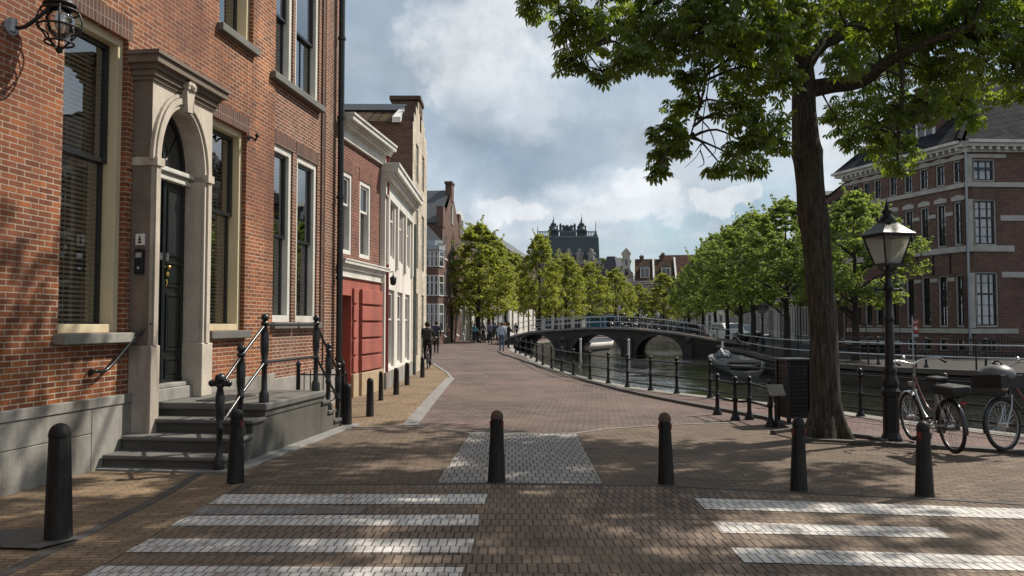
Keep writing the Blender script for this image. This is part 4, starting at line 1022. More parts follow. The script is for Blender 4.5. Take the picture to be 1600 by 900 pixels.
# ------------------------------------------------------------------ left street beyond the bend
t, f, W = house('brown corner house with white windowed bays stacked over three floors', PX(626, 62), PX(692, 62.5), 8, 7.9, 'brick_far', [], 1, 1, roof=('mansard', 1.6, 'slate', 1.2), corn='offwhite', ground=None)
bx0, bx1 = W * .42, W + .02; bd = .9
m = MB(); m.prism([(bx0, 0), (bx0 + .5, -bd), (bx1 - .45, -bd), (bx1, 0)], 0, 7.3, 'z'); bay = m.build('bay', M['brick_far'], t)
m = MB(); m.prism([(bx0 - .12, .0), (bx0 + .45, -bd - .15), (bx1 - .4, -bd - .15), (bx1 + .15, .0)], 7.3, 7.65, 'z'); m.prism([(bx0, .0), (bx0 + .7, -bd + .25), (bx1 - .7, -bd + .25), (bx1, .0)], 7.65, 8.1, 'z'); m.build('bay_roof', M['lead'], bay)
for (za, zb_) in ((1.0, 3.15), (3.75, 5.35), (6.0, 7.25)):
    m = MB(); pm2 = MB()
    for (q0, q1, n_) in (((bx0, 0), (bx0 + .5, -bd), 1), ((bx0 + .5, -bd), (bx1 - .45, -bd), 3), ((bx1 - .45, -bd), (bx1, 0), 1)):
        d_ = Vector((q1[0]-q0[0], q1[1]-q0[1], 0)); L_ = d_.length; ang = math.atan2(d_.y, d_.x)
        MM = Matrix.Translation((q0[0], q0[1], 0)) @ Matrix.Rotation(ang, 4, 'Z'); m.M = MM; pm2.M = MM
        for k in range(n_):
            a, b = L_ * k / n_, L_ * (k + 1) / n_
            m.ring(a + .02, b - .02, za, zb_, .07, -.07, .0); m.box(a + .09, b - .09, -.05, 0, za + (zb_-za)*.62, za + (zb_-za)*.62 + .06)
            pm2.quad((a + .05, -.02, za + .05), (b - .05, -.02, za + .05), (b - .05, -.02, zb_ - .05), (a + .05, -.02, zb_ - .05))
    wn = m.build('window', M['white'], bay); pm2.build('pane', M['pane'], wn)
t, f, W = house('tall brown brick house with a pointed gable and slate roof beyond the cream house', PX(691, 65), PX(719, 73.5), 9, 9.9, 'brick_far', [(.6, 3.0), (4.0, 6.0), (7.0, 9.0)], 3, 1.0, roof=('gable_front', 3.2, 'slate'), corn=None, door=1)
m = MB(); m.box(W/2 - .55, W/2 + .55, -.06, .5, 12.2, 13.7); m.box(W/2 - .7, W/2 + .7, -.12, .56, 13.7, 13.9); m.box(-.1, .9, -.06, .5, 9.5, 11.2); m.box(W - .9, W + .1, -.06, .5, 9.5, 11.6); m.build('gable_top', M['brick_far'], t)
m = MB(); m.box(W/2 - .45, W/2 + .45, -.05, .05, 10.2, 11.8); m.ring(W/2 - .5, W/2 + .5, 10.2, 11.8, .1, -.07, -.045); m.build('window', M['stone'], t)
chimney(t, W*.75, 6, 10.5, 2.4); 
t, f, W = house('narrow house with a red tiled roof and white box dormer behind the broad crowned lime', PX(719, 73.8), PX(757, 88), 9, 9.6, 'brick_far', [(.6, 3.1), (4.1, 6.1), (7, 8.7)], 4, 1.0, roof=('gable_side', 2.6, 'tile_red'), ground=('offwhite', 3.4), door=2)
dormer(t, W*.45, 1.2, 10.2, 2.6, 2.0, 2.5, 'offwhite')
t, f, W = house('grey plastered shop house with blue framed ground floor under the lime trees', PX(757, 88.3), PX(796, 103), 9, 10.2, 'stone_dark', [(.6, 3.2), (4.2, 6.2), (7.2, 9)], 5, 1.05, roof=('gable_side', 2.5, 'slate'), ground=('lead', 3.5), door=1)
t, f, W = house('dark slate roofed house left of the green metal tower roof', PX(796, 103.4), PX(836, 122), 10, 11.0, 'brick_far', [(.6, 3.3), (4.4, 6.6), (7.6, 9.8)], 5, 1.1, roof=('gable_side', 3.4, 'slate'), ground=('white', 3.7), door=3)
chimney(t, W*.3, 5, 13.6, 1.3); chimney(t, W*.7, 5, 13.6, 1.1)
# department store with the metal roof storey and turrets
t, f, W = house('department store with a green grey metal attic, balustrade and spired turrets', PX(834, 150), PX(940, 150), 14, 13.4, 'stone_dark', [(.5, 4), (5, 7.4), (8.6, 11.4)], 7, 1.3, name='department_store', corn='offwhite', roof=('flat',), cat='store', ground=('offwhite', 4.4))
zA = ZH(372, 150) + .2
m = MB(); m.hexa([(.3, .4, 13.4), (W - .3, .4, 13.4), (W - .3, 13.6, 13.4), (.3, 13.6, 13.4)], [(.4, .9, zA), (W - .4, .9, zA), (W - .4, 13, zA), (.4, 13, zA)]); att = m.build('attic', M['copper'], t)
m = MB(); m.box(.6, W - .6, .8, 13.4, zA, zA + .35); m.box(.7, W - .7, 1.0, 1.2, zA + 1.05, zA + 1.25)
for i in range(38): x = .8 + (W - 1.6) * i / 37; m.box(x - .07, x + .07, 1.02, 1.18, zA + .35, zA + 1.05)
m.build('balustrade', M['copper_light'], att)
def turret(x, z, s, hsp):
    m = MB(); m.lathe([(.95*s, 0), (.95*s, .9*s), (1.1*s, .95*s), (1.1*s, 1.1*s), (.7*s, 1.5*s), (.5*s, 2.2*s), (.62*s, 2.3*s), (.3*s, 2.6*s), (.16*s, 3.0*s), (.06, hsp * .8), (.01, hsp)], 8, (x, 1.6, z))
    for a in range(4): m.lathe([(.14*s, .9*s), (.12*s, 1.7*s), (.18*s, 1.8*s), (.02, 2.1*s)], 6, (x + .95*s*math.cos(R(45+90*a)), 1.6 + .95*s*math.sin(R(45+90*a)), z))
    return m.build('turret', M['copper'], att)
turret(W*.30, zA + .35, 1.0, 4.1); turret(W*.72, zA + .35, 1.0, 4.4); turret(.8, zA - .6, .5, 3.0); turret(W - .9, zA - .4, .5, 3.8)
m = MB(); cx = W*.51; m.box(cx - 1.5, cx + 1.5, 1.2, 2.0, zA + .35, zA + 1.5); m.ball((cx, 1.6, zA + 2.0), .6, 10); m.box(cx - 1.0, cx + 1.0, 1.3, 1.9, zA + 1.5, zA + 2.1)
for s_ in (-1, 1): m.lathe([(.25, 0), (.2, .9), (.3, 1.0), (.05, 1.5)], 8, (cx + s_*1.35, 1.6, zA + 1.4)); m.ball((cx + s_*.75, 1.6, zA + 2.2), .38, 8)
m.build('crest', M['copper'], att)
m = MB()
for fx in (.2, .38, .52, .68, .85):
    x = W * fx; m.lathe([(.75, 0), (.7, .9), (.45, 1.5), (.5, 1.9), (.05, 2.3)], 8, (x, .2, 13.5)); m.ball((x - .5, .1, 14.6), .4, 8); m.ball((x + .5, .1, 14.6), .4, 8)
m.build('dormer_sculpture', M['stone'], t)
# far row facing the canal end
t, f, W = house('grey house with a steep dark mansard right of the metal roofed store', PX(938, 140), PX(968, 139), 9, 8.8, 'stone', [(.5, 3), (4, 5.7), (6.4, 7.7)], 3, 1.0, roof=('mansard', 4.6, 'slate', 1.0), ground=('brick_red', 3.4))
dormer(t, W*.5, .3, 8.6, 1.3, 1.6, 2)
t, f, W = house('dark house with a long flat planted roof behind the neck gable', PX(940, 158), PX(985, 158), 8, 13.4, 'slate', [(9, 12)], 3, 1.2, roof=('flat',), corn='lead')
m = MB()
for i in range(14): m.ball((W*(i+.5)/14, 1 + random.random(), 13.7 + random.random()*.4), .5 + random.random()*.4, 8)
m.build('roof_plant', M['leaf_elm'], t)
t, f, W = house('narrow white house with a tall curved neck gable and dark ground floor', PX(967, 137), PX(991, 137), 9, 9.4, 'stucco', [(.5, 3), (4, 6), (7, 8.6)], 2, .8, roof=('gable_front', 2.4, 'slate'), corn=None, ground=('black', 3.4))
m = MB(); c = W/2
half = [(c - W/2, 9.4), (c - W/2 + .05, 10.1), (c - W/2 + .5, 10.6), (c - .62, 11.2), (c - .62, 13.2), (c - .8, 13.4), (c - .8, 13.7), (c, 14.6)]
m.prism(half + [(2*c - p[0], p[1]) for p in reversed(half[:-1])], -.05, .3, 'y'); g = m.build('neck_gable', M['stone_warm'], t)
m = MB(); m.prism([(c - .3, 9.8), (c + .3, 9.8), (c + .3, 11), (c - .3, 11)], -.08, -.055, 'y'); m.prism([(c - .22, 11.6), (c + .22, 11.6), (c + .22, 12.4), (c, 12.7), (c - .22, 12.4)], -.08, -.055, 'y'); m.build('hatch', M['pane'], g)
for k, (a, b, lab) in enumerate(((991, 1022, 'brown brick house with a pale blue dormer and white shopfront awning'), (1022, 1057, 'brown brick house with a gabled white dormer left of the maroon roof'))):
    t, f, W = house(lab, PX(a, 134), PX(b, 133.5), 9, 8.7, 'brick_dark', [(.5, 3), (4.2, 6.0), (6.7, 8)], 3, 1.0, roof=('gable_side', 3.9, 'tile_brown'), ground=('white' if k == 0 else 'slate', 3.5))
    dormer(t, W*.55, .5, 9.2, 1.5, 1.8, 3, 'copper_light' if k == 0 else 'copper')
    m = MB()
    for x in (0, W): m.hexa([(x - .15, -.2, 8.7), (x + .15, -.2, 8.7), (x + .15, 4.5, 12.7), (x - .15, 4.5, 12.7)], [(x - .15, -.2, 9.05), (x + .15, -.2, 9.05), (x + .15, 4.5, 13.05), (x - .15, 4.5, 13.05)])
    m.build('verge', M['white'], t); chimney(t, W*.4, 4.2, 12.4, .7)
    if k == 0:
        m = MB(); m.hexa([(.1, -1.6, 2.9), (W + .9, -1.6, 2.9), (W + .9, 0, 3.6), (.1, 0, 3.6)], [(.1, -1.6, 2.98), (W + .9, -1.6, 2.98), (W + .9, 0, 3.9), (.1, 0, 3.9)]); m.box(.1, W + .9, -1.62, -1.58, 2.6, 2.98); m.build('awning', M['white'], t)
t, f, W = house('big house with a long maroon tiled roof above the treetops', PX(1030, 152), PX(1112, 150), 16, 9.5, 'brick_far', [(.5, 3), (4.2, 6.2), (7, 8.6)], 7, 1.0, roof=('gable_side', 5.6, 'tile_maroon'))
chimney(t, W*.8, 7.5, 14.6, .8); chimney(t, .6, 7.5, 14.6, .8)
t, f, W = house('white ground floored house mostly behind the right bank trees', PX(1057, 133.5), PX(1096, 131), 9, 8.2, 'brick_far', [(.5, 3), (4.2, 6.0)], 4, 1.0, roof=('gable_side', 3.2, 'tile_brown'), ground=('offwhite', 3.6))
t, f, W = house('far grey house closing the right bank street', PX(1096, 128), PX(1140, 120), 9, 8.6, 'stone', [(.5, 3), (4.2, 6.0)], 5, 1.0, roof=('gable_side', 3.2, 'slate'), ground=('white', 3.6))
# right bank row behind the trees
a_, b_ = Vector((34.0, 106)), Vector((20.9, 53.5)); cols_ = ['brick_far', 'stucco', 'brick_dark', 'stone', 'brick_far', 'stone_dark']
labs = ['farthest brown house of the right bank row, behind the trees', 'white plastered house in the right bank row', 'dark brick house in the right bank row with a brown roof', 'grey stone house in the right bank row', 'purple brown brick house in the right bank row', 'dark stone house in the right bank row, nearest the tree trunk']
for k in range(6):
    p, q = a_.lerp(b_, k/6), a_.lerp(b_, (k+1)/6 - .004)
    hh = [9, 8.4, 9.6, 9.2, 10.2, 9.4][k]
    t, f, W = house(labs[k], (p.x, p.y), (q.x, q.y), 9, hh, cols_[k], [(.7, 3.2), (4.2, 6.2), (7, 8.3)], 4, 1.05, roof=('gable_side', [2.6, 3, 3.2, 2.4, 3.6, 2.4][k], ['slate', 'tile_dark', 'tile_brown', 'slate', 'tile_dark', 'slate'][k]), ground=(['stone', 'offwhite', 'stone', 'white', 'stone', 'offwhite'][k], 3.6), door=[1, 2, 0, 3, 1, 2][k])
    if k in (1, 3, 4): dormer(t, W*.5, .8, hh + .5, 1.5, 1.5, 2.4)
    chimney(t, W*.2, 4.4, hh + 2, 1.6)
# ------------------------------------------------------------------ big corner building on the right
Cn = Vector((24.0, 42.0)); Fn = Vector((21.3, 50.9)); fJ = Frame(Fn, (Cn - Fn).to_3d()); WJ = (Cn - Fn).length; hJ = 11.0
JT = thing('corner_building', 'large red brown corner building with pale stone bands, black windows and dark tiled roof', 'building', fJ.o, fJ.rot)
pj = lambda px, y=450: fJ.sz(px, y)[0]
cpx = [1339, 1356.5, 1373.5, 1398, 1422, 1446.5, 1472.5, 1500]
rowsJ = [(.12, .85), (1.45, 4.25), (5.8, 8.15), (9.15, 10.35)]
holes = []
def jwin(par, a, b, za, zb_, nx, nz, ww=.05):
    m = MB(); m.ring(a - .004, b + .004, za - .004, zb_ + .004, .075, .06, .2); w = m.build('window', M['stone_pale'], par)
    m = MB(); m.ring(a + .07, b - .07, za + .07, zb_ - .07, ww, .12, .19); zm = za + (zb_-za)*.6
    if zb_ - za > 1: m.box(a + .1, b - .1, .11, .19, zm - .05, zm + .05)
    for k in range(nx): x = a + (b-a)*(k+1)/(nx+1); m.box(x - .022, x + .022, .135, .18, za + .1, zb_ - .1)
    for k in range(nz): z = za + (zb_-za)*(k+1)/(nz+1); m.box(a + .1, b - .1, .137, .178, z - .018, z + .018)
    m.build('sash', M['black'], w)
    m = MB(); m.quad((a + .08, .185, za + .08), (b - .08, .185, za + .08), (b - .08, .185, zb_ - .08), (a + .08, .185, zb_ - .08)); m.build('pane', M['glass'], w)
    m = MB(); n_ = 14
    for s_, e_ in (((a + .1), (a + (b-a)*.46)), ((a + (b-a)*.54), b - .1)):
        for i in range(n_):
            x0_, x1_ = s_ + (e_-s_)*i/n_, s_ + (e_-s_)*(i+1)/n_; m.quad((x0_, .32 + .03*(i % 2), za + .1), (x1_, .32 + .03*((i+1) % 2), za + .1), (x1_, .32 + .03*((i+1) % 2), zb_ - .1), (x0_, .32 + .03*(i % 2), zb_ - .1))
    m.build('curtain', M['curtain'], w)
    return (a, b, za, zb_, .6)
M['curtain'] = pm('net curtain', (.36, .37, .37), .9, var=.15)
for c in cpx:
    s_ = pj(c)
    for (za, zb_) in rowsJ: holes.append(jwin(JT, s_ - .31, s_ + .31, za, zb_, 1 if zb_ - za > 1 else 0, 2 if zb_ - za > 2 else 0))
m = MB(); m.wall(0, WJ - .35, 0, hJ, holes, 0, 0, 1); m.quad((0, 14, 0), (0, 0, 0), (0, 0, hJ), (0, 14, hJ))
m.build('wall', [M['brick_far'], M['room']], JT)
def bands(par, x0, x1, skip=()):
    m = MB()
    for (z0, z1, p) in ((1.1, 1.36, .06), (5.42, 5.74, .07), (8.85, 9.10, .07), (10.4, 10.55, .04)): m.box(x0, x1, -p, .02, z0, z1)
    m.build('stone_band', M['stone_pale'], par, bevel=.01)
bands(JT, 0, WJ - .05)
m = MB()
for c0_, c1_ in zip(cpx[:-1], cpx[1:]):
    for z in (4.0, 7.55): m.box(pj(c0_) + .33, pj(c1_) - .33, -.03, .01, z - .1, z + .1)
for c in cpx:
    s_ = pj(c)
    for z in (8.2, 10.38): m.prism([(s_ - .42, z), (s_ + .42, z), (s_ + .42, z + .2), (s_, z + .3), (s_ - .42, z + .2)], -.025, .01, 'y')
m.build('window_head', M['stone_pale'], JT)
m = MB()
for c0_, c1_ in zip(cpx[3:-1], cpx[4:]): x = (pj(c0_) + pj(c1_))/2; m.box(x - .03, x + .03, -.05, 0, 4.3, 5.5)
m.build('wall_anchor', M['iron'], JT)
# front wing facing the viewer
f2 = Frame(Cn, Vector((1, .05, 0))); ang2 = f2.rot - fJ.rot; W2 = 16.0
WM = Matrix.Translation((WJ, 0, 0)) @ Matrix.Rotation(ang2, 4, 'Z')
fw = bpy.data.objects.new('front_wing', None); COL.objects.link(fw); fw.parent = JT; fw.matrix_local = WM
def p2(px, y=450): return f2.sz(px, y)[0]
h2 = []
xw0, xw1 = p2(1525), p2(1560)
for (za, zb_) in ((1.45, 4.35), (5.75, 8.2), (9.15, 10.35)):
    h2.append((xw0, xw1, za, zb_, .6))
    for k in (1, 2, 3): h2.append((xw0 + 3.4*k, xw1 + 3.4*k, za, zb_, .6))
h2.append((xw0 + .1, xw1 - .1, .1, .85, .5))
m = MB(WM); m.wall(.35, W2, 0, hJ, h2, 0, 0, 1); m.quad((W2, 0, 0), (W2, 12, 0), (W2, 12, hJ), (W2, 0, hJ)); m.quad((W2, 12, 0), (0, 12, 0), (0, 12, hJ), (W2, 12, hJ))
c1w = WM @ Vector((.35, 0, 0)); m.M = None
m.quad((WJ - .35, 0, 0), (c1w.x, c1w.y, 0), (c1w.x, c1w.y, hJ), (WJ - .35, 0, hJ))
m.build('wall', [M['brick_far'], M['room']], JT)
bpy.data.objects.remove(fw)
class _W: pass
def jwin2(h):
    before = set(bpy.data.objects); jwin(JT, h[0], h[1], h[2], h[3], 2, 4 if h[3]-h[2] > 2 else 1, .07)
    for o in set(bpy.data.objects) - before:
        if o.parent == JT: o.matrix_local = WM
for h in h2: jwin2(h)
m = MB(WM)
for (z0, z1, p, xe) in ((1.1, 1.36, .06, 2.6), (5.42, 5.74, .07, 2.5), (8.85, 9.10, .07, W2), (10.4, 10.6, .05, 2.2)): m.box(.0, xe, -p, .02, z0, z1)
for z in (4.2, 7.2): m.box(xw1 + .2, W2, -.04, .02, z - .15, z + .15)
for (z0, z1) in ((1.4, 4.3), (5.75, 8.2), (9.1, 10.4)): m.box(xw0 - .38, xw0 - .08, -.05, .02, z0, z1)
m.build('stone_band', M['stone_pale'], JT, bevel=.01)
m = MB()
for xx in (.05,):
    pass
m.M = WM; m.tube([(-.05, -.1, 0), (-.05, -.1, hJ - .3)], .06, 8); m.build('drainpipe', M['lead'], JT)
# eaves and tiled roof (one hip over both wings)
m = MB()
for (z0, z1, p) in ((hJ - .3, hJ - .05, .12), (hJ - .05, hJ + .12, .42), (hJ + .12, hJ + .28, .58)):
    m.box(-p, WJ + .1, -p, .3, z0, z1); m.M = WM; m.box(-.1, W2, -p, .3, z0 + .003, z1 + .003); m.M = None
for i in range(22): x = WJ * (i + .5) / 22; m.box(x - .07, x + .07, -.4, 0, hJ - .22, hJ - .06)
m.M = WM
for i in range(36): x = W2 * (i + .5) / 36; m.box(x - .07, x + .07, -.4, 0, hJ - .22, hJ - .06)
m.build('cornice', M['offwhite'], JT)
def v2(x, y, z): return tuple(WM @ Vector((x, y, z)))
zr_ = hJ + 5.2; e_ = .5
A_ = (-e_, -e_, hJ + .28); B_ = (WJ + .1, -e_ - .05, hJ + .28); Bf = v2(W2, -e_, hJ + .28)
rA = (2.6, 4.6, zr_); rB = v2(4.4, 5.0, zr_); rC = v2(W2, 5.0, zr_); A2 = (-e_, 10, hJ + .28)
m = MB(); m.add([A_, B_, rB, rA], [(0, 1, 2, 3)]); m.build('roof', M['tile_big'], JT)
m = MB(WM); 
m.add([(-.3, -e_, hJ + .28), (W2, -e_, hJ + .28), (W2, 5.0, zr_), (4.4, 5.0, zr_)], [(0, 1, 2, 3)])
m.add([(W2, 5, zr_), (W2, 11, hJ), (2, 11, hJ), (4.4, 5, zr_)], [(0, 1, 2, 3)]); m.build('roof', M['tile_big'], JT)
m = MB(); m.add([A2, A_, rA], [(0, 1, 2)]); m.add([rA, rB, v2(2, 11, hJ), A2], [(0, 1, 2, 3)]); m.build('roof', M['tile_big'], JT)
m = MB(); m.tube([B_, rB], .14, 8); m.tube([rB, rC], .14, 8); m.build('ridge_tile', M['tile_big'], JT)
dormer(JT, WJ*.62, .9, hJ + .9, 1.3, 1.9, 2.5, 'brick_far'); dormer(JT, WJ*.2, .9, hJ + .6, 1.6, 1.7, 2.5, 'slate')
chimney(JT, WJ*.72, 2.0, hJ + 1.5, 3.0, .9); chimney(JT, WJ*.35, 3.0, hJ + 2, 3.0, .9)
# pavilion behind its far end
t, f, W = house('brick house with a steep slate hip roof behind the corner building', (23.3, 58), (21.4, 51.4), 8, 9.3, 'brick_far', [(.7, 3.3), (4.4, 6.6), (7.3, 8.6)], 4, .8, wm='white', roof=('hip', 4.5, 'slate', 2.4))
# entrance landing
EL = thing('entrance_landing', 'pale stone entrance landing with thin iron railing before the corner building', 'steps', (17.6, 42.0, 0), R(-18))
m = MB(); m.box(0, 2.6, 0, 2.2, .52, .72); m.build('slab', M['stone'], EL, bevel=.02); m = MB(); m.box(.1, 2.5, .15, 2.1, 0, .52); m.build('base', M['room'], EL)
m = MB()
for x in (.1, .9, 1.7, 2.5): m.tube([(x, .1, .72), (x, .1, 1.6)], .02, 6)
m.tube([(.1, .1, 1.6), (2.5, .1, 1.6)], .022, 6); m.build('railing', M['iron'], EL)
# spiked fence in front of the corner building
IF = thing('iron_fence', 'tall spiked iron fence in front of the corner building basement', 'fence', (19.6, 35.6, 0), R(2))
m = MB()
for i in range(72): m.tube([(i*.13, 0, 0), (i*.13, 0, .98), (i*.13, 0, 1.1)], [.017, .017, .002], 4, smooth=False)
m.build('bars', M['iron'], IF); m = MB(); m.box(0, 9.3, -.02, .02, .18, .22); m.box(0, 9.3, -.02, .02, .9, .94); m.build('rail', M['iron'], IF)
# red sign
sp = PX(1425, 27.6); RS = thing('street_sign', 'red sign plate with white lettering on a slim grey pole across the canal', 'sign', (sp[0], sp[1], 0), R(20))
m = MB(); m.tube([(0, 0, 0), (0, 0, 1.86)], .022, 8); m.build('pole', M['lead'], RS)
m = MB(); m.box(.02, .27, -.012, .012, 1.3, 1.76); pl_ = m.build('plate', M['redmark'], RS, bevel=.004)
m = MB(); m.box(.02, .24, -.012, .012, 1.18, 1.27); m.build('lower_plate', M['lead'], RS)
m = MB()
for i, w_ in enumerate((.05, .03, .045, .025)): m.box(.05 + i*.052, .05 + i*.052 + w_*.8, -.0145, -.012, 1.66, 1.70)
m.box(.07, .16, -.0145, -.012, 1.42, 1.52); m.box(.18, .22, -.0145, -.012, 1.42, 1.48); m.box(.09, .2, -.0145, -.012, 1.52, 1.54); m.build('lettering', M['white'], pl_)
# ------------------------------------------------------------------ street lamp
lp = G(1393, 691); LP = thing('street_lamp', 'black cast iron street lamp with a four sided glass lantern right of the tree', 'street lamp', (lp.x, lp.y, .02), R(12)); LP.scale = (.93, .93, .955)
m = MB(); m.lathe([(.15, 0), (.15, .04), (.13, .08), (.115, .12), (.112, .62), (.13, .66), (.135, .72), (.10, .78), (.09, .82)], 12, smooth=False); m.lathe([(.115, .78), (.125, .84), (.09, .93), (.085, .98), (.10, 1.02), (.085, 1.06), (.07, 1.1)], 12); m.build('base', M['iron'], LP, bevel=.006)
m = MB(); m.lathe([(.07, 1.06), (.062, 1.7), (.058, 1.72), (.075, 1.75), (.075, 1.79), (.055, 1.82), (.05, 2.18), (.075, 2.2), (.075, 2.25), (.05, 2.28), (.042, 2.42), (.06, 2.45), (.03, 2.5), (.03, 2.56)], 12); m.build('shaft', M['iron'], LP)
m = MB(); m.tube([(-.2, 0, 2.2), (.2, 0, 2.2)], .016, 8); m.ball((-.21, 0, 2.2), .03); m.ball((.21, 0, 2.2), .03)
for s_ in (-1, 1):
    m.tube(smooth_path([(s_*.05, 0, 2.28), (s_*.13, 0, 2.33), (s_*.12, 0, 2.4), (s_*.05, 0, 2.42)], 4), .011, 6)
    m.tube(smooth_path([(s_*.03, 0, 2.46), (s_*.14, 0, 2.5), (s_*.13, 0, 2.58)], 4), .011, 6); m.tube(smooth_path([(0, s_*.03, 2.46), (0, s_*.14, 2.5), (0, s_*.13, 2.58)], 4), .011, 6)
m.build('bracket', M['iron'], LP)
lan = MB(); b0_, b1_, zL, zH_ = .135, .235, 2.58, 2.98
for sx_ in (-1, 1):
    for sy_ in (-1, 1): lan.tube([(sx_*b0_, sy_*b0_, zL), (sx_*b1_, sy_*b1_, zH_)], .014, 5, smooth=False)
lan.box(-b0_ - .02, b0_ + .02, -b0_ - .02, b0_ + .02, zL - .03, zL); lan.ring(-b1_ - .02, b1_ + .02, -b1_ - .02, b1_ + .02, .035, 0, 0) if False else None
for s_ in (-1, 1): lan.box(-b1_ - .02, b1_ + .02, s_*b1_ - .015, s_*b1_ + .015, zH_ - .015, zH_ + .02); lan.box(s_*b1_ - .015, s_*b1_ + .015, -b1_ - .02, b1_ + .02, zH_ - .016, zH_ + .021)
L_ = lan.build('lantern', M['iron'], LP)
m = MB(); w0_, w1_ = b0_ - .004, b1_ - .004
for k in range(4):
    m.M = Matrix.Rotation(R(90*k), 4, 'Z'); m.quad((-w0_, -w0_, zL), (w0_, -w0_, zL), (w1_, -w1_, zH_ - .01), (-w1_, -w1_, zH_ - .01))
m.M = None
def frosted():
    m = bpy.data.materials.new('frosted lamp pane'); m.use_nodes = True; nt = m.node_tree; nt.nodes.clear(); out = nt.nodes.new('ShaderNodeOutputMaterial')
    tl_ = nd(nt, 'ShaderNodeBsdfTranslucent', Color=(.5, .49, .45, 1)); tr = nd(nt, 'ShaderNodeBsdfTransparent', Color=(.9, .9, .88, 1)); gl = nd(nt, 'ShaderNodeBsdfGlossy', Roughness=.15)
    a = nt.nodes.new('ShaderNodeMixShader'); a.inputs[0].default_value = .35; nt.links.new(tl_.outputs[0], a.inputs[1]); nt.links.new(tr.outputs[0], a.inputs[2])
    b = nt.nodes.new('ShaderNodeMixShader'); b.inputs[0].default_value = .06; nt.links.new(a.outputs[0], b.inputs[1]); nt.links.new(gl.outputs[0], b.inputs[2]); nt.links.new(b.outputs[0], out.inputs[0]); return m
M['lamp_pane'] = frosted()
m.build('pane', M['lamp_pane'], L_)
m = MB(); m.lathe([(.03, 2.58), (.03, 2.68)], 8); m.lathe([(.045, 2.68), (.06, 2.75), (.055, 2.86), (.02, 2.9)], 10); m.build('bulb', M['lampglass'], L_)
m = MB(); k_ = 2**.5
m.lathe([(.28*k_, 2.99), (.28*k_, 3.01), (.22*k_, 3.06), (.13*k_, 3.15), (.10*k_, 3.18), (.10*k_, 3.2)], 4, ph=R(45), smooth=False); m.lathe([(.11, 3.2), (.12, 3.24), (.07, 3.28), (.06, 3.32), (.085, 3.34), (.05, 3.38), (.025, 3.40), (.035, 3.43), (.012, 3.47), (.001, 3.56)], 10); m.build('roof', M['iron'], L_)
fl_ = copy_tree(LP); fl_.location = (PX(1191, 45.5)[0], 45.5, 0); fl_.scale = (1, 1, .88); fl_['label'] = 'distant black street lamp on the far bank between two elms left of the big trunk'
# ------------------------------------------------------------------ lattice cabinet and small sign beside the trunk
cb = G(1244, 666); CB = thing('litter_cabinet', 'dark open cabinet with lattice side panels left of the big tree trunk', 'litter bin', (cb.x + .04, cb.y + .2, .02), R(8))
m = MB(); hw = .185; hC = 1.02
for sx_ in (-1, 1):
    for sy_ in (-1, 1): m.box(sx_*hw - .028, sx_*hw + .028, sy_*hw - .028, sy_*hw + .028, 0, hC)
m.box(-hw, hw, -hw, hw, .1, .14); m.build('frame', M['iron'], CB, bevel=.005)
m = MB(); m.box(-hw - .06, hw + .06, -hw - .06, hw + .06, hC, hC + .04); m.build('lid', M['iron'], CB, bevel=.008)
m = MB()
for k in range(4):
    m.M = Matrix.Rotation(R(90*k), 4, 'Z')
    for i in range(9): x = -hw + 2*hw*(i+.5)/9; m.box(x - .012, x + .012, -hw - .008, -hw + .008, .14, hC)
    for i in range(13): z = .18 + (hC - .2)*i/13; m.box(-hw, hw, -hw - .012, -hw - .006, z - .01 + (i % 2)*.01, z + .012)
m.M = None; m.build('lattice', M['iron'], CB)
m = MB(); m.lathe([(.17, .14), (.19, .9)], 12); m.build('bin', M['black'], CB)
sg = G(1213, 668); NB = thing('notice_board', 'small tilted pale notice board on a dark post left of the lattice cabinet', 'sign', (sg.x, sg.y, .01), R(5))
m = MB(); m.tube([(0, 0, 0), (0, 0, .52)], .03, 8); m.build('post', M['iron'], NB)
m = MB(); m.M = Matrix.Translation((0, -.01, .58)) @ Matrix.Rotation(R(-35), 4, 'X'); m.box(-.13, .13, -.012, .012, -.1, .1); m.build('board', M['stone'], NB)
# ------------------------------------------------------------------ trees
def np_mesh(name, V, F, mat, parent=None, smooth=False):
    me = bpy.data.meshes.new(name); n = len(F); k = F.shape[1]
    me.vertices.add(len(V)); me.vertices.foreach_set('co', V.astype(np.float32).ravel())
    me.loops.add(n * k); me.loops.foreach_set('vertex_index', F.astype(np.int32).ravel())
    me.polygons.add(n); me.polygons.foreach_set('loop_start', np.arange(0, n * k, k, dtype=np.int32)); me.polygons.foreach_set('loop_total', np.full(n, k, dtype=np.int32))
    me.update(calc_edges=True); me.materials.append(mat)
    o = bpy.data.objects.new(name, me); COL.objects.link(o); o.parent = parent; return o
def rot_batch(yaw, pitch, roll):
    cy, sy, cp, sp_, cr, sr = np.cos(yaw), np.sin(yaw), np.cos(pitch), np.sin(pitch), np.cos(roll), np.sin(roll)
    Z = np.zeros((len(yaw), 3, 3)); Y = np.zeros_like(Z); X = np.zeros_like(Z)
    Z[:,0,0]=cy; Z[:,0,1]=-sy; Z[:,1,0]=sy; Z[:,1,1]=cy; Z[:,2,2]=1
    Y[:,0,0]=cp; Y[:,0,2]=sp_; Y[:,2,0]=-sp_; Y[:,2,2]=cp; Y[:,1,1]=1
    X[:,1,1]=cr; X[:,1,2]=-sr; X[:,2,1]=sr; X[:,2,2]=cr; X[:,0,0]=1
    return Z @ Y @ X
def scatter(tv, tf, C, rot, s):
    n, k = len(C), len(tv)
    V = np.einsum('nij,kj->nki', rot, tv) * s[:, None, None] + C[:, None, :]
    F = tf[None] + (np.arange(n) * k)[:, None, None]
    return V.reshape(-1, 3), F.reshape(-1, tf.shape[1])
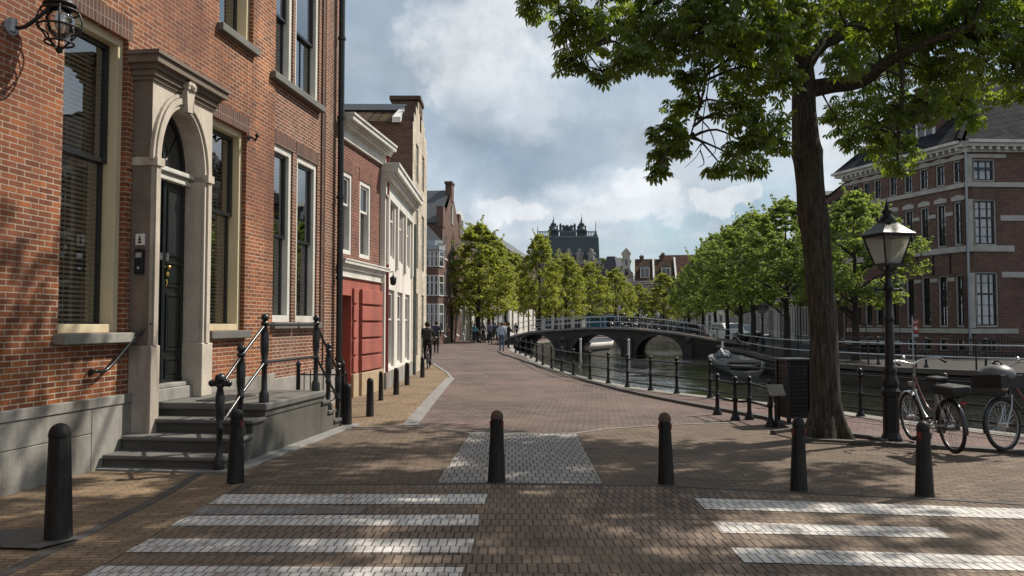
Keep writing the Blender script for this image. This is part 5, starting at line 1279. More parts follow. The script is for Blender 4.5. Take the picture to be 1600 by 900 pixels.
# palmate chestnut leaf: seven drooping folded leaflets
lv, lf = [], []
for i, a in enumerate((-115, -75, -38, 0, 38, 75, 115)):
    L = (.085, .12, .145, .155, .145, .12, .085)[i]; w = L * .2; dr = random.uniform(.55, .85)
    ca, sa = math.cos(R(a)), math.sin(R(a)); b = len(lv)
    def pt(t, o_, z): return (ca*t*L - sa*o_, sa*t*L + ca*o_, z)
    lv += [pt(.06, 0, 0), pt(.74, w, -dr*L*.5 - .01), pt(.74, -w, -dr*L*.5 - .01), pt(1, 0, -dr*L*1.05), pt(.55, 0, -dr*L*.3)]
    lf += [(b, b+4, b+3, b+1), (b, b+2, b+3, b+4)]
LV, LF = np.array(lv), np.array(lf)
CT = thing('chestnut_tree', 'big dark trunked chestnut tree with drooping hand shaped leaves over the street', 'tree', G(1292, 686))
ct0 = G(1292, 686); YT = ct0.y
tp = [(1292,688,30),(1291,672,27),(1290,640,25),(1288,560,23.5),(1286,500,23),(1280,430,22.5),(1275,370,23.5),(1272,345,26),(1269,330,24.5),(1266,290,23),(1263,255,24),(1261,238,26.5),(1259,220,23),(1256,170,20),(1256,125,19),(1254,80,14),(1250,20,12.5),(1243,-60,11),(1240,-160,9),(1246,-270,6),(1240,-360,3)]
def tl(px, py, dy=0.0): return Pd(px, py, YT + dy) - ct0
m = MB(); pts_ = smooth_path([tl(a, b) for a, b, r in tp], 3); rr_ = list(np.interp(np.linspace(0, len(tp)-1, len(pts_)), range(len(tp)), [r * .92 * YT / FOC for a, b, r in tp]))
m.tube(pts_, rr_, 14)
for k in range(6):
    a = 2*math.pi*k/6 + .3; m.tube(smooth_path([(.13*math.cos(a), .13*math.sin(a), .6), (.19*math.cos(a), .19*math.sin(a), .25), (.27*math.cos(a), .27*math.sin(a), .06), (.40*math.cos(a), .40*math.sin(a), -.08)], 3), [.05, .07, .08, .09, .095, .1, .095, .09, .08, .07], 9)
limbs = {}
def limb(pl, r0, r1, key=None):
    P_ = smooth_path([tl(*p) for p in pl], 5); m.tube(P_, list(np.linspace(r0, r1, len(P_))), 8)
    LIMB.extend(P_)
LIMB = list(pts_[30:])
limb([(1262,140,0),(1300,133,-.2),(1345,127,-.6),(1385,98,-1.0),(1440,70,-1.4),(1520,40,-1.8)], .14, .035)
limb([(1258,105,0),(1285,70,.2),(1340,45,.6),(1400,10,1.0),(1480,-40,1.6)], .11, .03)
limb([(1254,85,0),(1235,45,-.2),(1190,0,-.4),(1100,-60,-.6),(980,-90,-.8),(860,-70,-.9)], .12, .025)
limb([(1252,30,0),(1200,-60,.6),(1100,-150,1.2),(980,-200,2.0)], .10, .03)
limb([(1250,10,0),(1270,-80,-.6),(1300,-180,-1.6),(1340,-260,-2.6)], .10, .03)
limb([(1247,-20,0),(1320,-140,1.2),(1420,-240,2.2)], .10, .03)
limb([(1248,-40,0),(1230,-160,-1.0),(1180,-260,-2.4)], .09, .03)
limb([(1190,0,-.4),(1150,60,-.7),(1110,105,-.9),(1095,160,-1.0),(1078,215,-1.0)], .028, .010)
limb([(1100,-60,-.6),(1020,10,-.9),(930,70,-1.0),(895,95,-1.0)], .05, .012)
limb([(1400,30,-1.1),(1410,120,-1.2),(1405,200,-1.2),(1402,250,-1.2)], .04, .012)
m.build('trunk', M['furrowed'], CT)
clumps = [(840,5,38,28),(905,35,48,40),(965,45,60,50),(895,92,32,24),(940,112,30,14),(985,92,42,24),(1030,50,70,45),(1100,45,70,55),(1030,95,40,18),(1075,120,26,20),(1062,165,32,26),(1045,205,32,24),(1034,240,24,20),(1027,266,16,12),(1060,225,24,16),(1150,75,60,55),(1205,55,45,55),(1175,125,55,35),(1150,165,42,26),(1185,195,50,30),(1170,228,40,22),(1130,262,30,12),(1178,258,26,15),(1215,222,26,20),(1225,120,30,40),
    (1310,45,50,55),(1370,50,70,60),(1440,55,70,60),(1510,55,70,55),(1575,50,40,45),(1320,95,40,30),(1400,110,70,45),(1470,120,60,45),(1530,110,45,42),(1585,105,30,36),(1350,165,60,40),(1310,190,34,30),(1325,220,24,18),(1395,180,50,40),(1400,228,42,32),(1405,262,24,18),(1370,215,30,22),(1450,165,42,30),(1500,160,32,26),(1517,186,22,14),(1550,150,28,18),(1580,145,26,16),(1250,60,30,22),(1240,20,60,30),(1300,10,50,20),
    (1620,40,50,60),(1660,100,50,50),(1700,40,60,60),(880,-40,60,40),(1000,-40,90,50),(1130,-30,90,50),(1400,-30,100,50),(1540,-30,90,50)]
Cc, Cs = [], []; m = MB()
for (cx, cy, rx, ry) in clumps:
    dy = (random.uniform(-2.2, -.3) if cx < 1235 else random.uniform(-1.9, 1.4)) if cy > -10 else (random.uniform(-3, -.5) if cx < 1235 else random.uniform(-3, 3))
    Yc = YT + dy; c = Pd(cx, cy, Yc); k = Yc / FOC
    n = int(11 + rx * ry / (18 if cx < 1290 else 23))
    u = RNG.normal(size=(n, 3)); u /= np.linalg.norm(u, axis=1)[:, None]; u *= (RNG.random(n) ** .4)[:, None]
    pos = np.array(c)[None] + u * np.array([rx * k, max(rx, ry) * k * 1.0, ry * k])[None]
    Cc.append(pos)
    q = min(LIMB, key=lambda p: (p + ct0 - c).length_squared); a = q; b = c - ct0
    mid = (a + b) * .5 + Vector((random.uniform(-.15, .15), random.uniform(-.15, .15), .12))
    m.tube(smooth_path([a, mid, b], 4), list(np.linspace(.022, .007, 9)), 5)
    for j in range(0, n, 3): m.tube([b, (b + Vector(pos[j]) - ct0) * .5 + Vector((0, 0, .04)), Vector(pos[j]) - ct0], [.008, .006, .003], 4, cap=False)
# bare hanging twigs
for tw in ([(1112,95,-.9),(1104,150,-.9),(1098,190,-.9),(1094,235,-.9),(1070,262,-.9)], [(1104,150,-.9),(1112,180,-.9),(1122,160,-.9)], [(1098,190,-.9),(1110,205,-.9),(1118,235,-.9),(1105,247,-.9)], [(1097,205,-.9),(1083,212,-.9),(1072,222,-.9)], [(1094,235,-.9),(1100,255,-.9),(1090,262,-.9)], [(1095,225,-.9),(1086,238,-.9)], [(1112,95,-.9),(1118,130,-.9),(1125,155,-.9)]):
    m.tube(smooth_path([tl(*p) for p in tw], 4), list(np.linspace(.011, .003, (len(tw)-1)*4+1)), 5)
m.build('twigs', M['bark_dark'], CT)
NLOW = sum(len(c) for c in Cc)
# upper crown, above the picture, throws the dappled shade
nb = 120
for i in range(nb):
    a = random.uniform(0, 2*math.pi); rr2 = 5.0 * math.sqrt(random.random()); zc = random.uniform(6.9, 10.2)
    if rr2 > 5.0 * math.sqrt(max(.05, 1 - ((zc - 7.6) / 4.6) ** 2)): continue
    ux, uy = ct0.x + rr2*math.cos(a), ct0.y + rr2*math.sin(a)
    if (ux < 4.5 and uy > 11.8) or (ux < 2.2 and uy > 10.4 and zc > 8): continue  # unseen crown shaped with gaps so sun reaches the steps and brick wall
    c = np.array([ct0.x + rr2*math.cos(a), ct0.y + rr2*math.sin(a), zc]); n = 80
    u = RNG.normal(size=(n, 3)); u /= np.linalg.norm(u, axis=1)[:, None]; u *= (RNG.random(n) ** .4)[:, None] * np.array([.85, .85, .6])
    Cc.append(c[None] + u)
Cc = np.concatenate(Cc) - np.array(ct0); n = len(Cc)
V, F = scatter(LV, LF, Cc, rot_batch(RNG.random(n)*2*np.pi, RNG.normal(.15, .35, n), RNG.normal(0, .35, n)), np.where(np.arange(n) < NLOW, RNG.uniform(.52, .9, n), RNG.uniform(.75, 1.25, n)))
np_mesh('crown', V, F, M['leaf_chestnut'], CT)
print('chestnut clusters', n)
# street trees: three crown shapes, two kinds
q4v = np.array([(0, -.5, 0), (.3, 0, .06), (0, .6, -.05), (-.3, 0, .06)]); q4f = np.array([(0, 1, 2, 3)])
def crown(kind, seed, N, hgt, rad):
    g = np.random.default_rng(seed); Cs_ = []
    nc = 300
    for i in range(nc):
        t = g.random() ** .85
        prof_ = (math.sin(math.pi * min(1, .18 + .82 * t)) ** .75 if kind == 'elm' else (min(1, t * 4 + .6) * (1 - t ** 2.1) ** .62 * 1.02))
        r = rad * prof_ * math.sqrt(g.uniform(.2, 1)) * g.choice([1, 1, 1, 1.14]); a = g.uniform(0, 2*np.pi)
        c = np.array([r*np.cos(a), r*np.sin(a), hgt * (t + g.normal(0, .02))]); n = N // nc
        cs = rad * g.uniform(.08, .19) * (1 - .4 * t)
        u = g.normal(size=(n, 3)); u /= np.linalg.norm(u, axis=1)[:, None]; u *= (g.random(n) ** .45)[:, None] * np.array([cs*1.25, cs*1.25, cs*.65])
        u[:, 2] -= .18 * (u[:, 0]**2 + u[:, 1]**2) / max(cs, .1)
        Cs_.append(c + u)
    for i in range(46):   # loose sprays that break the outline
        t = g.uniform(.25, 1.0); a = g.uniform(0, 2*np.pi); r = rad * (math.sin(math.pi * min(1, .18 + .82 * t)) ** .75 if kind == 'elm' else min(1, t*4 + .6) * (1 - min(1, t) ** 2.1) ** .62) * g.uniform(.85, 1.1); n = 26
        k_ = np.linspace(0, 1, n)[:, None]; d0 = np.array([np.cos(a) * .5, np.sin(a) * .5, g.uniform(.3, 1.0)]) * rad * g.uniform(.2, .36)
        Cs_.append(np.array([r*np.cos(a), r*np.sin(a), hgt * t]) + k_ * d0 + g.normal(0, .07, (n, 3)) * (1.3 - k_))
    C = np.concatenate(Cs_); n = len(C)
    V, F = scatter(q4v, q4f, C, rot_batch(g.random(n)*2*np.pi, g.normal(0, .6, n), g.normal(.2, .6, n)), g.uniform(.12, .25, n) * (rad / 2.6))
    return V, F
def trunk_mb(h, r, rad, hgt, seed):
    rnd = random.Random(seed); m = MB(); x = 0; P_ = []
    for i in range(8): P_.append((x + rnd.uniform(-.05, .05), rnd.uniform(-.05, .05), (h + hgt*.8) * i / 7))
    m.tube(P_, [r * 1.3] + list(np.linspace(r, r*.15, 7)), 9)
    for k in range(14):
        z = h + hgt * rnd.uniform(-.03, .6); a = rnd.uniform(0, 6.28); L = rad * rnd.uniform(.5, .85) * (1 - .6*(z-h)/hgt)
        m.tube(smooth_path([(0, 0, z - .3), (L*.5*math.cos(a), L*.5*math.sin(a), z + .25*L), (L*math.cos(a), L*math.sin(a), z + .5*L)], 3), list(np.linspace(r*.4, r*.07, 7)), 5)
    return m
protos = []
def tree(i, kind, x, y, trunk_h, crown_h, rad, label, group, rz):
    o = thing('lime_tree' if kind == 'lime' else 'elm_tree', label, 'tree', (x, y, 0), rz, group)
    key = (kind, i)
    if key not in PROT:
        V, F = crown(kind, 40 + i, 15000 if kind == 'lime' else 13500, 6.0, 2.7); c = np_mesh('crown', V, F, M['leaf_lime' if kind == 'lime' else 'leaf_elm'])
        t_ = trunk_mb(2.4, .17, 2.7, 6.0, i).build('trunk', M['bark_dark']); PROT[key] = (c, t_)
        a, b = c, t_
    else:
        a, b = PROT[key][0].copy(), PROT[key][1].copy(); COL.objects.link(a); COL.objects.link(b)
    a.parent = o; b.parent = o
    a.location = (0, 0, trunk_h); a.scale = (rad/2.7, rad/2.7, crown_h/6.0); b.scale = (1, 1, (trunk_h + crown_h*.8) / 7.2)
    return o
PROT = {}
def Xp(px, Y): return (px - 800) / FOC * Y
lim = [(748,70,2.5,7.6,3.6,'biggest lime tree with a broad bright crown, left of the bridge'),(764,78,2.4,6.4,2.6,'lime tree half hidden behind the broad crowned lime'),(790,86,2.6,6.8,3.0,'lime tree just right of the broad crowned lime, before the shop fronts'),(843,82,2.5,8.0,2.6,'tall slim lime tree in front of the green metal roof'),(884,90,2.4,6.8,2.7,'bright yellow green lime tree in front of the stone sculptures'),(868,104,2.4,6.5,2.4,'lime tree standing behind the bright yellow green one'),
       (922,97,2.4,6.4,2.8,'browner lime tree behind the bridge railing, near the blue van'),(962,105,2.3,6.2,2.8,'lime tree in front of the neck gable house'),(998,114,1.9,5.2,2.3,'small lime tree left of the white awning'),(1037,116,2.2,6.4,2.8,'yellowish lime tree below the maroon roof')]
for i, (px, Y, th, ch, rad, lab) in enumerate(lim): tree(i % 3, 'lime', Xp(px, Y), Y, th, ch, rad, lab, 'lime trees along the left bank', i * 1.3)
elm = [(1336,35.5,2.4,4.9,2.6,'elm right of the big trunk, beside the street lamp'),(1229,40.5,2.6,5.2,2.9,'elm on the far bank just left of the big trunk'),(1177,49.5,2.7,5.6,2.8,'second elm left of the big trunk on the far bank'),(1157,57,2.7,6.2,2.8,'elm on the far bank above the moored sloop'),(1136,66,2.6,6.6,2.8,'elm on the far bank in front of the white car'),(1118,75,2.6,7.2,2.9,'elm on the far bank left of the white car'),(1098,86,2.6,6.8,2.5,'elm near the right end of the bridge'),(1076,98,2.4,6.0,2.3,'farthest elm, right of the yellowish lime tree')]
for i, (px, Y, th, ch, rad, lab) in enumerate(elm): tree(i % 3, 'elm', Xp(px, Y), Y, th, ch, rad, lab, 'elms along the right bank', i * 1.7 + .5)
# ------------------------------------------------------------------ boats, van and cars
def hull(L, B, D, n=16):
    secs = []
    for i in range(n + 1):
        t = i / n; x = L * (t - .5); w = B/2 * max(.02, (1 - max(0, (t - .55) / .45) ** 2.2)) * (.82 + .18 * min(1, t * 5)); sh = D * (1 + .38 * max(0, t - .5) ** 2 * 4 * .5 + .08 * (1 - t))
        secs.append([(x, -w, sh), (x, -w*.92, sh*.45), (x, -w*.5, -.15), (x, 0, -.22), (x, w*.5, -.15), (x, w*.92, sh*.45), (x, w, sh), (x, w*.86, sh), (x, w*.8, sh*.35), (x, 0, sh*.25), (x, -w*.8, sh*.35), (x, -w*.86, sh)])
    m = MB(); k = len(secs[0]); vs = [p for s in secs for p in s]
    fs = [(i*k+j, (i+1)*k+j, (i+1)*k+(j+1) % k, i*k+(j+1) % k) for i in range(n) for j in range(k)]
    m.add(vs, fs, 0, True); m.add(secs[0], [tuple(range(k))]); m.add(secs[-1], [tuple(reversed(range(k)))]); return m, secs
M['hull_grey'] = pm('weathered grey hull', (.09,.09,.088), .55, var=.25, scale=2, stain=((.09,.08,.07), .5, 2)); M['wood'] = pm('worn wood', (.18,.12,.07), .6, var=.3)
M['canvas'] = pm('blue grey tarpaulin', (.09,.10,.13), .8, var=.25)
a = Vector((10.05, 34.4, -.6)); b = Vector((11.75, 45.6, -.6)); d = b - a
B1 = thing('sloop', 'grey open sloop with a white mast stub moored along the far bank', 'boat', (a + b) / 2, math.atan2(d.y, d.x))
m, _ = hull(11.0, 2.0, .5); m.build('hull', M['hull_grey'], B1)
m = MB()
for x in (-3, -1, 1.2): m.box(x - .15, x + .15, -.8, .8, .36, .41)
m.build('thwart', M['wood'], B1)
m = MB(); m.tube([(3.7, 0, .2), (3.7, 0, 1.25)], .05, 8); m.build('mast', M['white'], B1)
m = MB(); m.tube([(3.5, .1, .85), (.6, .2, .62)], .05, 6); m.build('boom', M['white'], B1)
m = MB(); m.ball((3.1, 0, .55), .42, 10, sz=.7); m.ball((2.4, .1, .5), .35, 10, sz=.6); m.build('tarpaulin', M['canvas'], B1)
m = MB(); m.box(-4.6, -1.4, -.75, .75, .5, .56); m.build('deck_board', M['hull_grey'], B1, bevel=.01)
a = Vector((4.9, 64.0, -.6)); b = Vector((9.2, 74.5, -.6)); d = b - a
B2 = thing('canal_boat', 'long white topped boat seen through the left bridge arch', 'boat', (a + b) / 2, math.atan2(d.y, d.x))
m, _ = hull(11.4, 2.4, .62); m.build('hull', M['white'], B2); m = MB(); m.prism([(-4.8, -.9), (3.5, -.8), (3.5, .8), (-4.8, .9)], .55, .95, 'z'); m.build('deck_cover', M['canvas'], B2, bevel=.05)
for (px, Y, lab) in ((982, 55.2, 'white mooring pole with a round top in front of the middle bridge pier'), (907, 57.5, 'pale mooring pole in front of the left bridge arch')):
    o = thing('mooring_pole', lab, 'pole', (Xp(px, Y), Y, -1.2)); m = MB(); m.tube([(0, 0, 0), (0, 0, 1.62)], .07, 8); m.ball((0, 0, 1.68), .1, 8); m.build('pole', M['white'], o)
def car(label, name, cat, x, y, rz, L, W, H, mat, van=False):
    t = thing(name, label, cat, (x, y, .02), rz); h0 = .28
    if van: body = [(-L/2, h0), (L/2, h0), (L/2, .95), (L/2 - .3, 1.15), (L/2 - .85, H - .08), (L/2 - 1.1, H), (-L/2 + .1, H), (-L/2, H - .15)]
    else: body = [(-L/2, h0), (L/2, h0), (L/2 + .02, .62), (L/2 - .1, .78), (L/2 - 1.05, .95), (L/2 - 1.75, H - .06), (L/2 - 2.1, H), (-L/2 + .7, H), (-L/2 + .35, H - .1), (-L/2 + .02, .95)]
    m = MB(); m.prism(body, -W/2, W/2, 'y'); m.build('body', mat, t, bevel=.07)
    m = MB(); z0 = 1.0 if not van else 1.2; z1 = H - .14
    for s_ in (-1, 1):
        y_ = s_ * (W/2 + .004); xa, xb = (-L/2 + .3, L/2 - 1.05) if not van else (L/2 - 2.0, L/2 - .75)
        k = .62 if not van else .28
        n_ = 3 if not van else 2
        for i in range(n_):
            a_, b_ = xa + (xb - xa) * i / n_, xa + (xb - xa) * (i+1) / n_ - .07
            top_b = b_ - (k if i == n_ - 1 else 0); L4 = [(a_, y_, z0), (b_, y_, z0), (top_b, y_, z1), (a_ + (.25 if i == 0 and not van else 0), y_, z1)]
            m.add(L4 if s_ < 0 else L4[::-1], [(0, 1, 2, 3)])
    if van: f0, f1 = (L/2 - .36, 1.22), (L/2 - .82, H - .16)
    else: f0, f1 = (L/2 - 1.12, .985), (L/2 - 1.7, H - .1)
    e = .02; m.quad((f0[0] + e, -W/2 + .12, f0[1]), (f0[0] + e, W/2 - .12, f0[1]), (f1[0] + e, W/2 - .2, f1[1]), (f1[0] + e, -W/2 + .2, f1[1]))
    m.quad((-L/2 - .012, W/2 - .15, z0), (-L/2 - .012, -W/2 + .15, z0), (-L/2 + (.2 if not van else -.01), -W/2 + .22, z1 - .05), (-L/2 + (.2 if not van else -.01), W/2 - .22, z1 - .05))
    m.build('window', M['pane'], t)
    for (wx, wy) in ((-L/2 + .8, -1), (-L/2 + .8, 1), (L/2 - .8, -1), (L/2 - .8, 1)):
        m = MB(); cy = wy * (W/2 - .09); m.tube([(wx, cy - .1, .32), (wx, cy + .1, .32)], .32, 18); w_ = m.build('wheel', M['rubber'], t)
        m = MB(); m.tube([(wx, cy - .108, .32), (wx, cy + .108, .32)], .19, 14); m.build('rim', M['chrome'], w_)
    for s_ in (-1, 1):
        m = MB(); m.box(L/2 - .04, L/2 + .035, s_*(W/2 - .32) - .2, s_*(W/2 - .32) + .2, .66, .8); m.build('headlight', M['lampglass'], t, bevel=.02)
        m = MB(); m.box(-L/2 - .03, -L/2 + .03, s_*(W/2 - .14) - .1, s_*(W/2 - .14) + .1, .75, 1.0); m.build('tail_light', M['redmark'], t)
    m = MB(); m.box(L/2 - .06, L/2 + .05, -W/2 + .1, W/2 - .1, .3, .52); m.build('bumper', M['rubber'], t, bevel=.03)
    return t
M['paint_white'] = pm('white car paint', (.65,.65,.64), .25, var=.05, spec=.6); M['paint_blue'] = pm('blue van paint', (.05,.16,.27), .3, var=.1, spec=.6); M['paint_dark'] = pm('dark car paint', (.02,.022,.028), .2, var=.2, spec=.6)
van = car('blue delivery van with a pale roof behind the bridge railing', 'delivery_van', 'van', Xp(941, 98), 98, R(8), 4.6, 1.95, 2.6, M['paint_blue'], True)
m = MB(); m.box(-2.15, 1.1, -.92, .92, 2.6, 2.68); m.build('roof', M['white'], van, bevel=.03)
car('white car parked between the elms across the canal', 'parked_car', 'car', Xp(1140, 72), 72, R(-78), 4.3, 1.8, 1.65, M['paint_white'])
car('dark parked car just behind the white car', 'parked_car', 'car', Xp(1158, 76), 76, R(-78), 4.3, 1.8, 1.5, M['paint_dark'])
car('dark car parked behind the bridge railing below the white awning', 'parked_car', 'car', Xp(1030, 104), 104, R(170), 4.3, 1.8, 1.5, M['paint_dark'])
car('dark car nearest the right end of the bridge', 'parked_car', 'car', Xp(1070, 92), 92, R(150), 4.3, 1.8, 1.55, M['paint_dark'])
# ------------------------------------------------------------------ bicycles
M['bike_silver'] = pm('silver bicycle paint', (.34,.35,.37), .3, metal=.7, var=.15); M['bike_red'] = pm('dark red bicycle paint', (.10,.016,.018), .3, var=.2, spec=.6); M['bike_black'] = pm('black bicycle paint', (.015,.015,.017), .3, var=.3, spec=.6)
def bicycle(label, frame_m, accent, carrier=False, pannier=False, rackbag=False, steer=0.0, group=None):
    t = thing('bicycle', label, 'bicycle', group=group); r = .335
    rh, fh, bb = Vector((-.54, 0, r)), Vector((.57, 0, r)), Vector((-.09, 0, .30)); st_, hd, hb = Vector((-.25, 0, .76)), Vector((.36, 0, .93)), Vector((.405, 0, .70))
    m = MB(); m.tube([bb, st_, st_ + Vector((-.03, 0, .10))], .017); m.tube([hd, hb], .021)
    m.tube(smooth_path([hb + Vector((-.01, 0, .02)), (.22, 0, .47), (.06, 0, .35), bb], 5), .018)
    for s_ in (-1, 1): m.tube([rh + Vector((0, .06*s_, 0)), bb + Vector((0, .03*s_, 0))], .011); m.tube([rh + Vector((0, .06*s_, 0)), st_ + Vector((0.01, .02*s_, -.02))], .009)
    m.build('frame', frame_m, t)
    m = MB(); m.tube(smooth_path([hd + Vector((.004, 0, -.03)), (.2, 0, .66), (.02, 0, .5), bb + Vector((-.06, 0, .2))], 5), .015); m.build('upper_tube', accent, t)
    S = bpy.data.objects.new('steering', None); 
    MF = Matrix.Translation(hb) @ Matrix.Rotation(steer, 4, 'Z') @ Matrix.Translation(-hb)
    m = MB(MF)
    for s_ in (-1, 1): m.tube(smooth_path([hb + Vector((.005, .035*s_, 0)), (.45, .05*s_, .55), (.52, .052*s_, .42), fh + Vector((0, .052*s_, 0))], 4), .011)
    m.tube([hb + Vector((0, -.04, 0)), hb + Vector((0, .04, 0))], .016); m.tube([hd, hd + Vector((-.03, 0, .14))], .015); m.build('fork', M['bike_silver'], t)
    top = hd + Vector((-.03, 0, .14)); m = MB(MF); m.tube(smooth_path([(top.x - .24, -.30, top.z + .02), (top.x - .08, -.30, top.z + .06), (top.x + .07, -.16, top.z + .05), (top.x + .05, 0, top.z), (top.x + .07, .16, top.z + .05), (top.x - .08, .30, top.z + .06), (top.x - .24, .30, top.z + .02)], 5), .012)
    h = m.build('handlebar', M['chrome'], t)
    m = MB(MF)
    for s_ in (-1, 1): m.tube([(top.x - .13, .30*s_, top.z + .05), (top.x - .25, .30*s_, top.z + .02)], .018)
    m.build('grip', M['rubber'], h)
    m = MB(MF)
    for s_ in (-1, 1): m.tube([(top.x + .03, .2*s_, top.z + .06), (top.x - .04, .29*s_, top.z + .035)], .007)
    m.ball((top.x + .03, .12, top.z + .09), .03, 8); m.build('brake_lever', M['chrome'], h)
    for c, mm in ((rh, None), (fh, MF)):
        m = MB(mm); m.torus(c, r - .02, .021, 36, 8); w = m.build('wheel', M['rubber'], t)
        m = MB(mm); m.torus(c, r - .05, .012, 36, 6); m.build('rim', M['rim'], w)
        m = MB(mm)
        for k in range(24):
            a = 2*math.pi*k/24; b_ = a + (.35 if k % 2 else -.35); e_ = .03 if (k//2) % 2 else -.03
            m.tube([c + Vector((.03*math.cos(b_), e_, .03*math.sin(b_))), c + Vector(((r-.055)*math.cos(a), 0, (r-.055)*math.sin(a)))], .0022, 4, smooth=False, cap=False)
        m.tube([c + Vector((0, -.06, 0)), c + Vector((0, .06, 0))], .022); m.build('spokes', M['chrome'], w)
        m = MB(mm); vs = []; a0_, a1_ = (R(5), R(190)) if c is rh else (R(-15), R(120))
        n_ = 16
        for i in range(n_ + 1):
            a = a0_ + (a1_ - a0_) * i / n_; q = r + .018
            for (yy, dq) in ((-.032, -.012), (-.02, .004), (.02, .004), (.032, -.012)): vs.append((c.x + (q+dq)*math.cos(a), yy, c.z + (q+dq)*math.sin(a)))
        m.add(vs, [(i*4+j, i*4+j+1, i*4+j+5, i*4+j+4) for i in range(n_) for j in range(3)], 0, True); m.build('mudguard', M['bike_black'] if c is rh else frame_m, t)
    m = MB(); m.box(-.42, -.13, -.085, .085, .875, .94); sd = m.build('saddle', M['rubber'], t, bevel=.03); sd.scale = (1, 1, 1)
    m = MB(); m.tube([st_ + Vector((-.03, 0, .08)), (-.27, 0, .89)], .013); m.build('seat_post', M['chrome'], t)
    m = MB()
    for s_ in (-1, 1): m.tube([(-.30, .06*s_, .70), (-.84, .06*s_, .72), (-.86, .03*s_, .72)], .007); m.tube([(-.80, .06*s_, .72), rh + Vector((0, .07*s_, 0))], .006); m.tube([(-.62, .06*s_, .715), rh + Vector((0, .07*s_, 0))], .006)
    m.tube([(-.86, -.03, .72), (-.86, .03, .72)], .007); m.box(-.82, -.36, -.02, .02, .712, .722); m.build('rack', M['bike_black'], t)
    m = MB(); m.box(-.89, -.868, -.03, .03, .64, .675); m.build('rear_light', M['redmark'], t)
    m = MB(); m.tube([bb + Vector((0, -.075, 0)), bb + Vector((0, .075, 0))], .02); m.tube([bb + Vector((0, -.07, 0)), bb + Vector((.12, -.07, -.11))], .011); m.tube([bb + Vector((0, .07, 0)), bb + Vector((-.12, .07, .11))], .011); m.tube([bb + Vector((0, -.05, 0)), bb + Vector((0, -.042, 0))], .085, 18); cr = m.build('crank', M['chrome'], t)
    m = MB(); m.box(bb.x + .07, bb.x + .17, -.17, -.08, bb.z - .125, bb.z - .098); m.box(bb.x - .17, bb.x - .07, .08, .17, bb.z + .098, bb.z + .125); m.build('pedal', M['rubber'], cr)
    m = MB(); m.prism([(-.62, .30), (-.60, .38), (-.1, .40), (.0, .36), (.02, .28), (-.05, .22), (-.55, .28)], -.068, -.052, 'y'); m.build('chain_case', M['bike_black'], t, bevel=.005)
    m = MB(MF); m.lathe([(.02, 0), (.045, .03), (.045, .06)], 10, (hb.x + .06, 0, hb.z + .06)); m.build('headlight', M['chrome'], t)
    m = MB(); m.tube([bb + Vector((-.08, .05, -.02)), (-.24, .16, .02)], .009); m.build('kickstand', M['chrome'], t)
    if carrier:
        m = MB(MF); m.box(.40, .82, -.2, .2, .80, .83)
        for yy in (-.2, .185): m.box(.40, .82, yy, yy + .015, .83, .96)
        for xx in (.40, .805): m.box(xx, xx + .015, -.185, .185, .83, .96)
        m.build('crate', M['rubber'], t, bevel=.006)
    if rackbag:
        m = MB(); m.box(-.88, -.34, -.13, .13, .73, .86); m.build('rack_bag', M['rubber'], t, bevel=.04)
    if pannier:
        for s_ in (-1, 1):
            m = MB(); m.box(-.84, -.40, s_*.15 - .06, s_*.15 + .06, .40, .71); m.build('pannier', M['rubber'], t, bevel=.03)
    return t
p = G(1463, 702); bk = bicycle('silver and dark red bicycle with black rack bag beside the street lamp', M['bike_silver'], M['bike_red'], rackbag=True)
pr = Vector(G(1491, 712.5)); pf = Vector(G(1434, 694)); d_ = (pf - pr).normalized(); mid_ = pr + d_ * .54
bk.location = (mid_.x, mid_.y, .03); bk.rotation_euler = (R(-4), 0, math.atan2(d_.y, d_.x))
bk2 = bicycle('black bicycle with front crate and grey bag at the right edge of the street', M['bike_black'], M['bike_red'], carrier=True, pannier=True, steer=R(14))
pf = Vector(G(1566, 709)); d_ = Vector((-.985, -.17, 0)).normalized(); mid_ = pf - d_ * .57
bk2.location = (mid_.x, mid_.y, .03); bk2.rotation_euler = (R(4), 0, math.atan2(d_.y, d_.x))
bg = thing('bag', 'shiny grey bag lying in the front crate of the black bicycle', 'bag', bk2.matrix_basis @ Vector((.6, .05, .82)), math.atan2(d_.y, d_.x))
m = MB(); m.ball((0, 0, .15), .21, 14, sz=.62); m.build('cloth', M['tan'], bg); m = MB(); m.torus((0, 0, .24), .08, .012, 16, 6, 'x'); m.build('strap', M['rubber'], bg)
pb = None
for i, (px, Y, rz, z, lab) in enumerate([(746, 67.5, 1.2, 0, 'parked bicycle leaning beside the trunk of the broad crowned lime'), (739, 68.5, 1.4, 0, 'parked bicycle left of the trunk of the broad crowned lime'), (757, 68, 1.7, 0, 'parked bicycle right of the trunk of the broad crowned lime'), (969, 63.3, .1, 1.28, 'leftmost bicycle against the far bridge railing'), (985, 63.0, .3, 1.25, 'bicycle in the middle of the far bridge railing'), (1003, 62.6, -.1, 1.15, 'bicycle against the far bridge railing below the white awning'), (1042, 61.6, .2, .9, 'rightmost bicycle against the far bridge railing')]):
    if pb is None: pb = bicycle(lab, M['bike_black'], M['bike_black'], group='bicycles parked at the bridge'); o = pb
    else: o = copy_tree(pb)
    o['label'] = lab; o.location = (Xp(px, Y), Y, z); o.rotation_euler = (0, 0, rz)
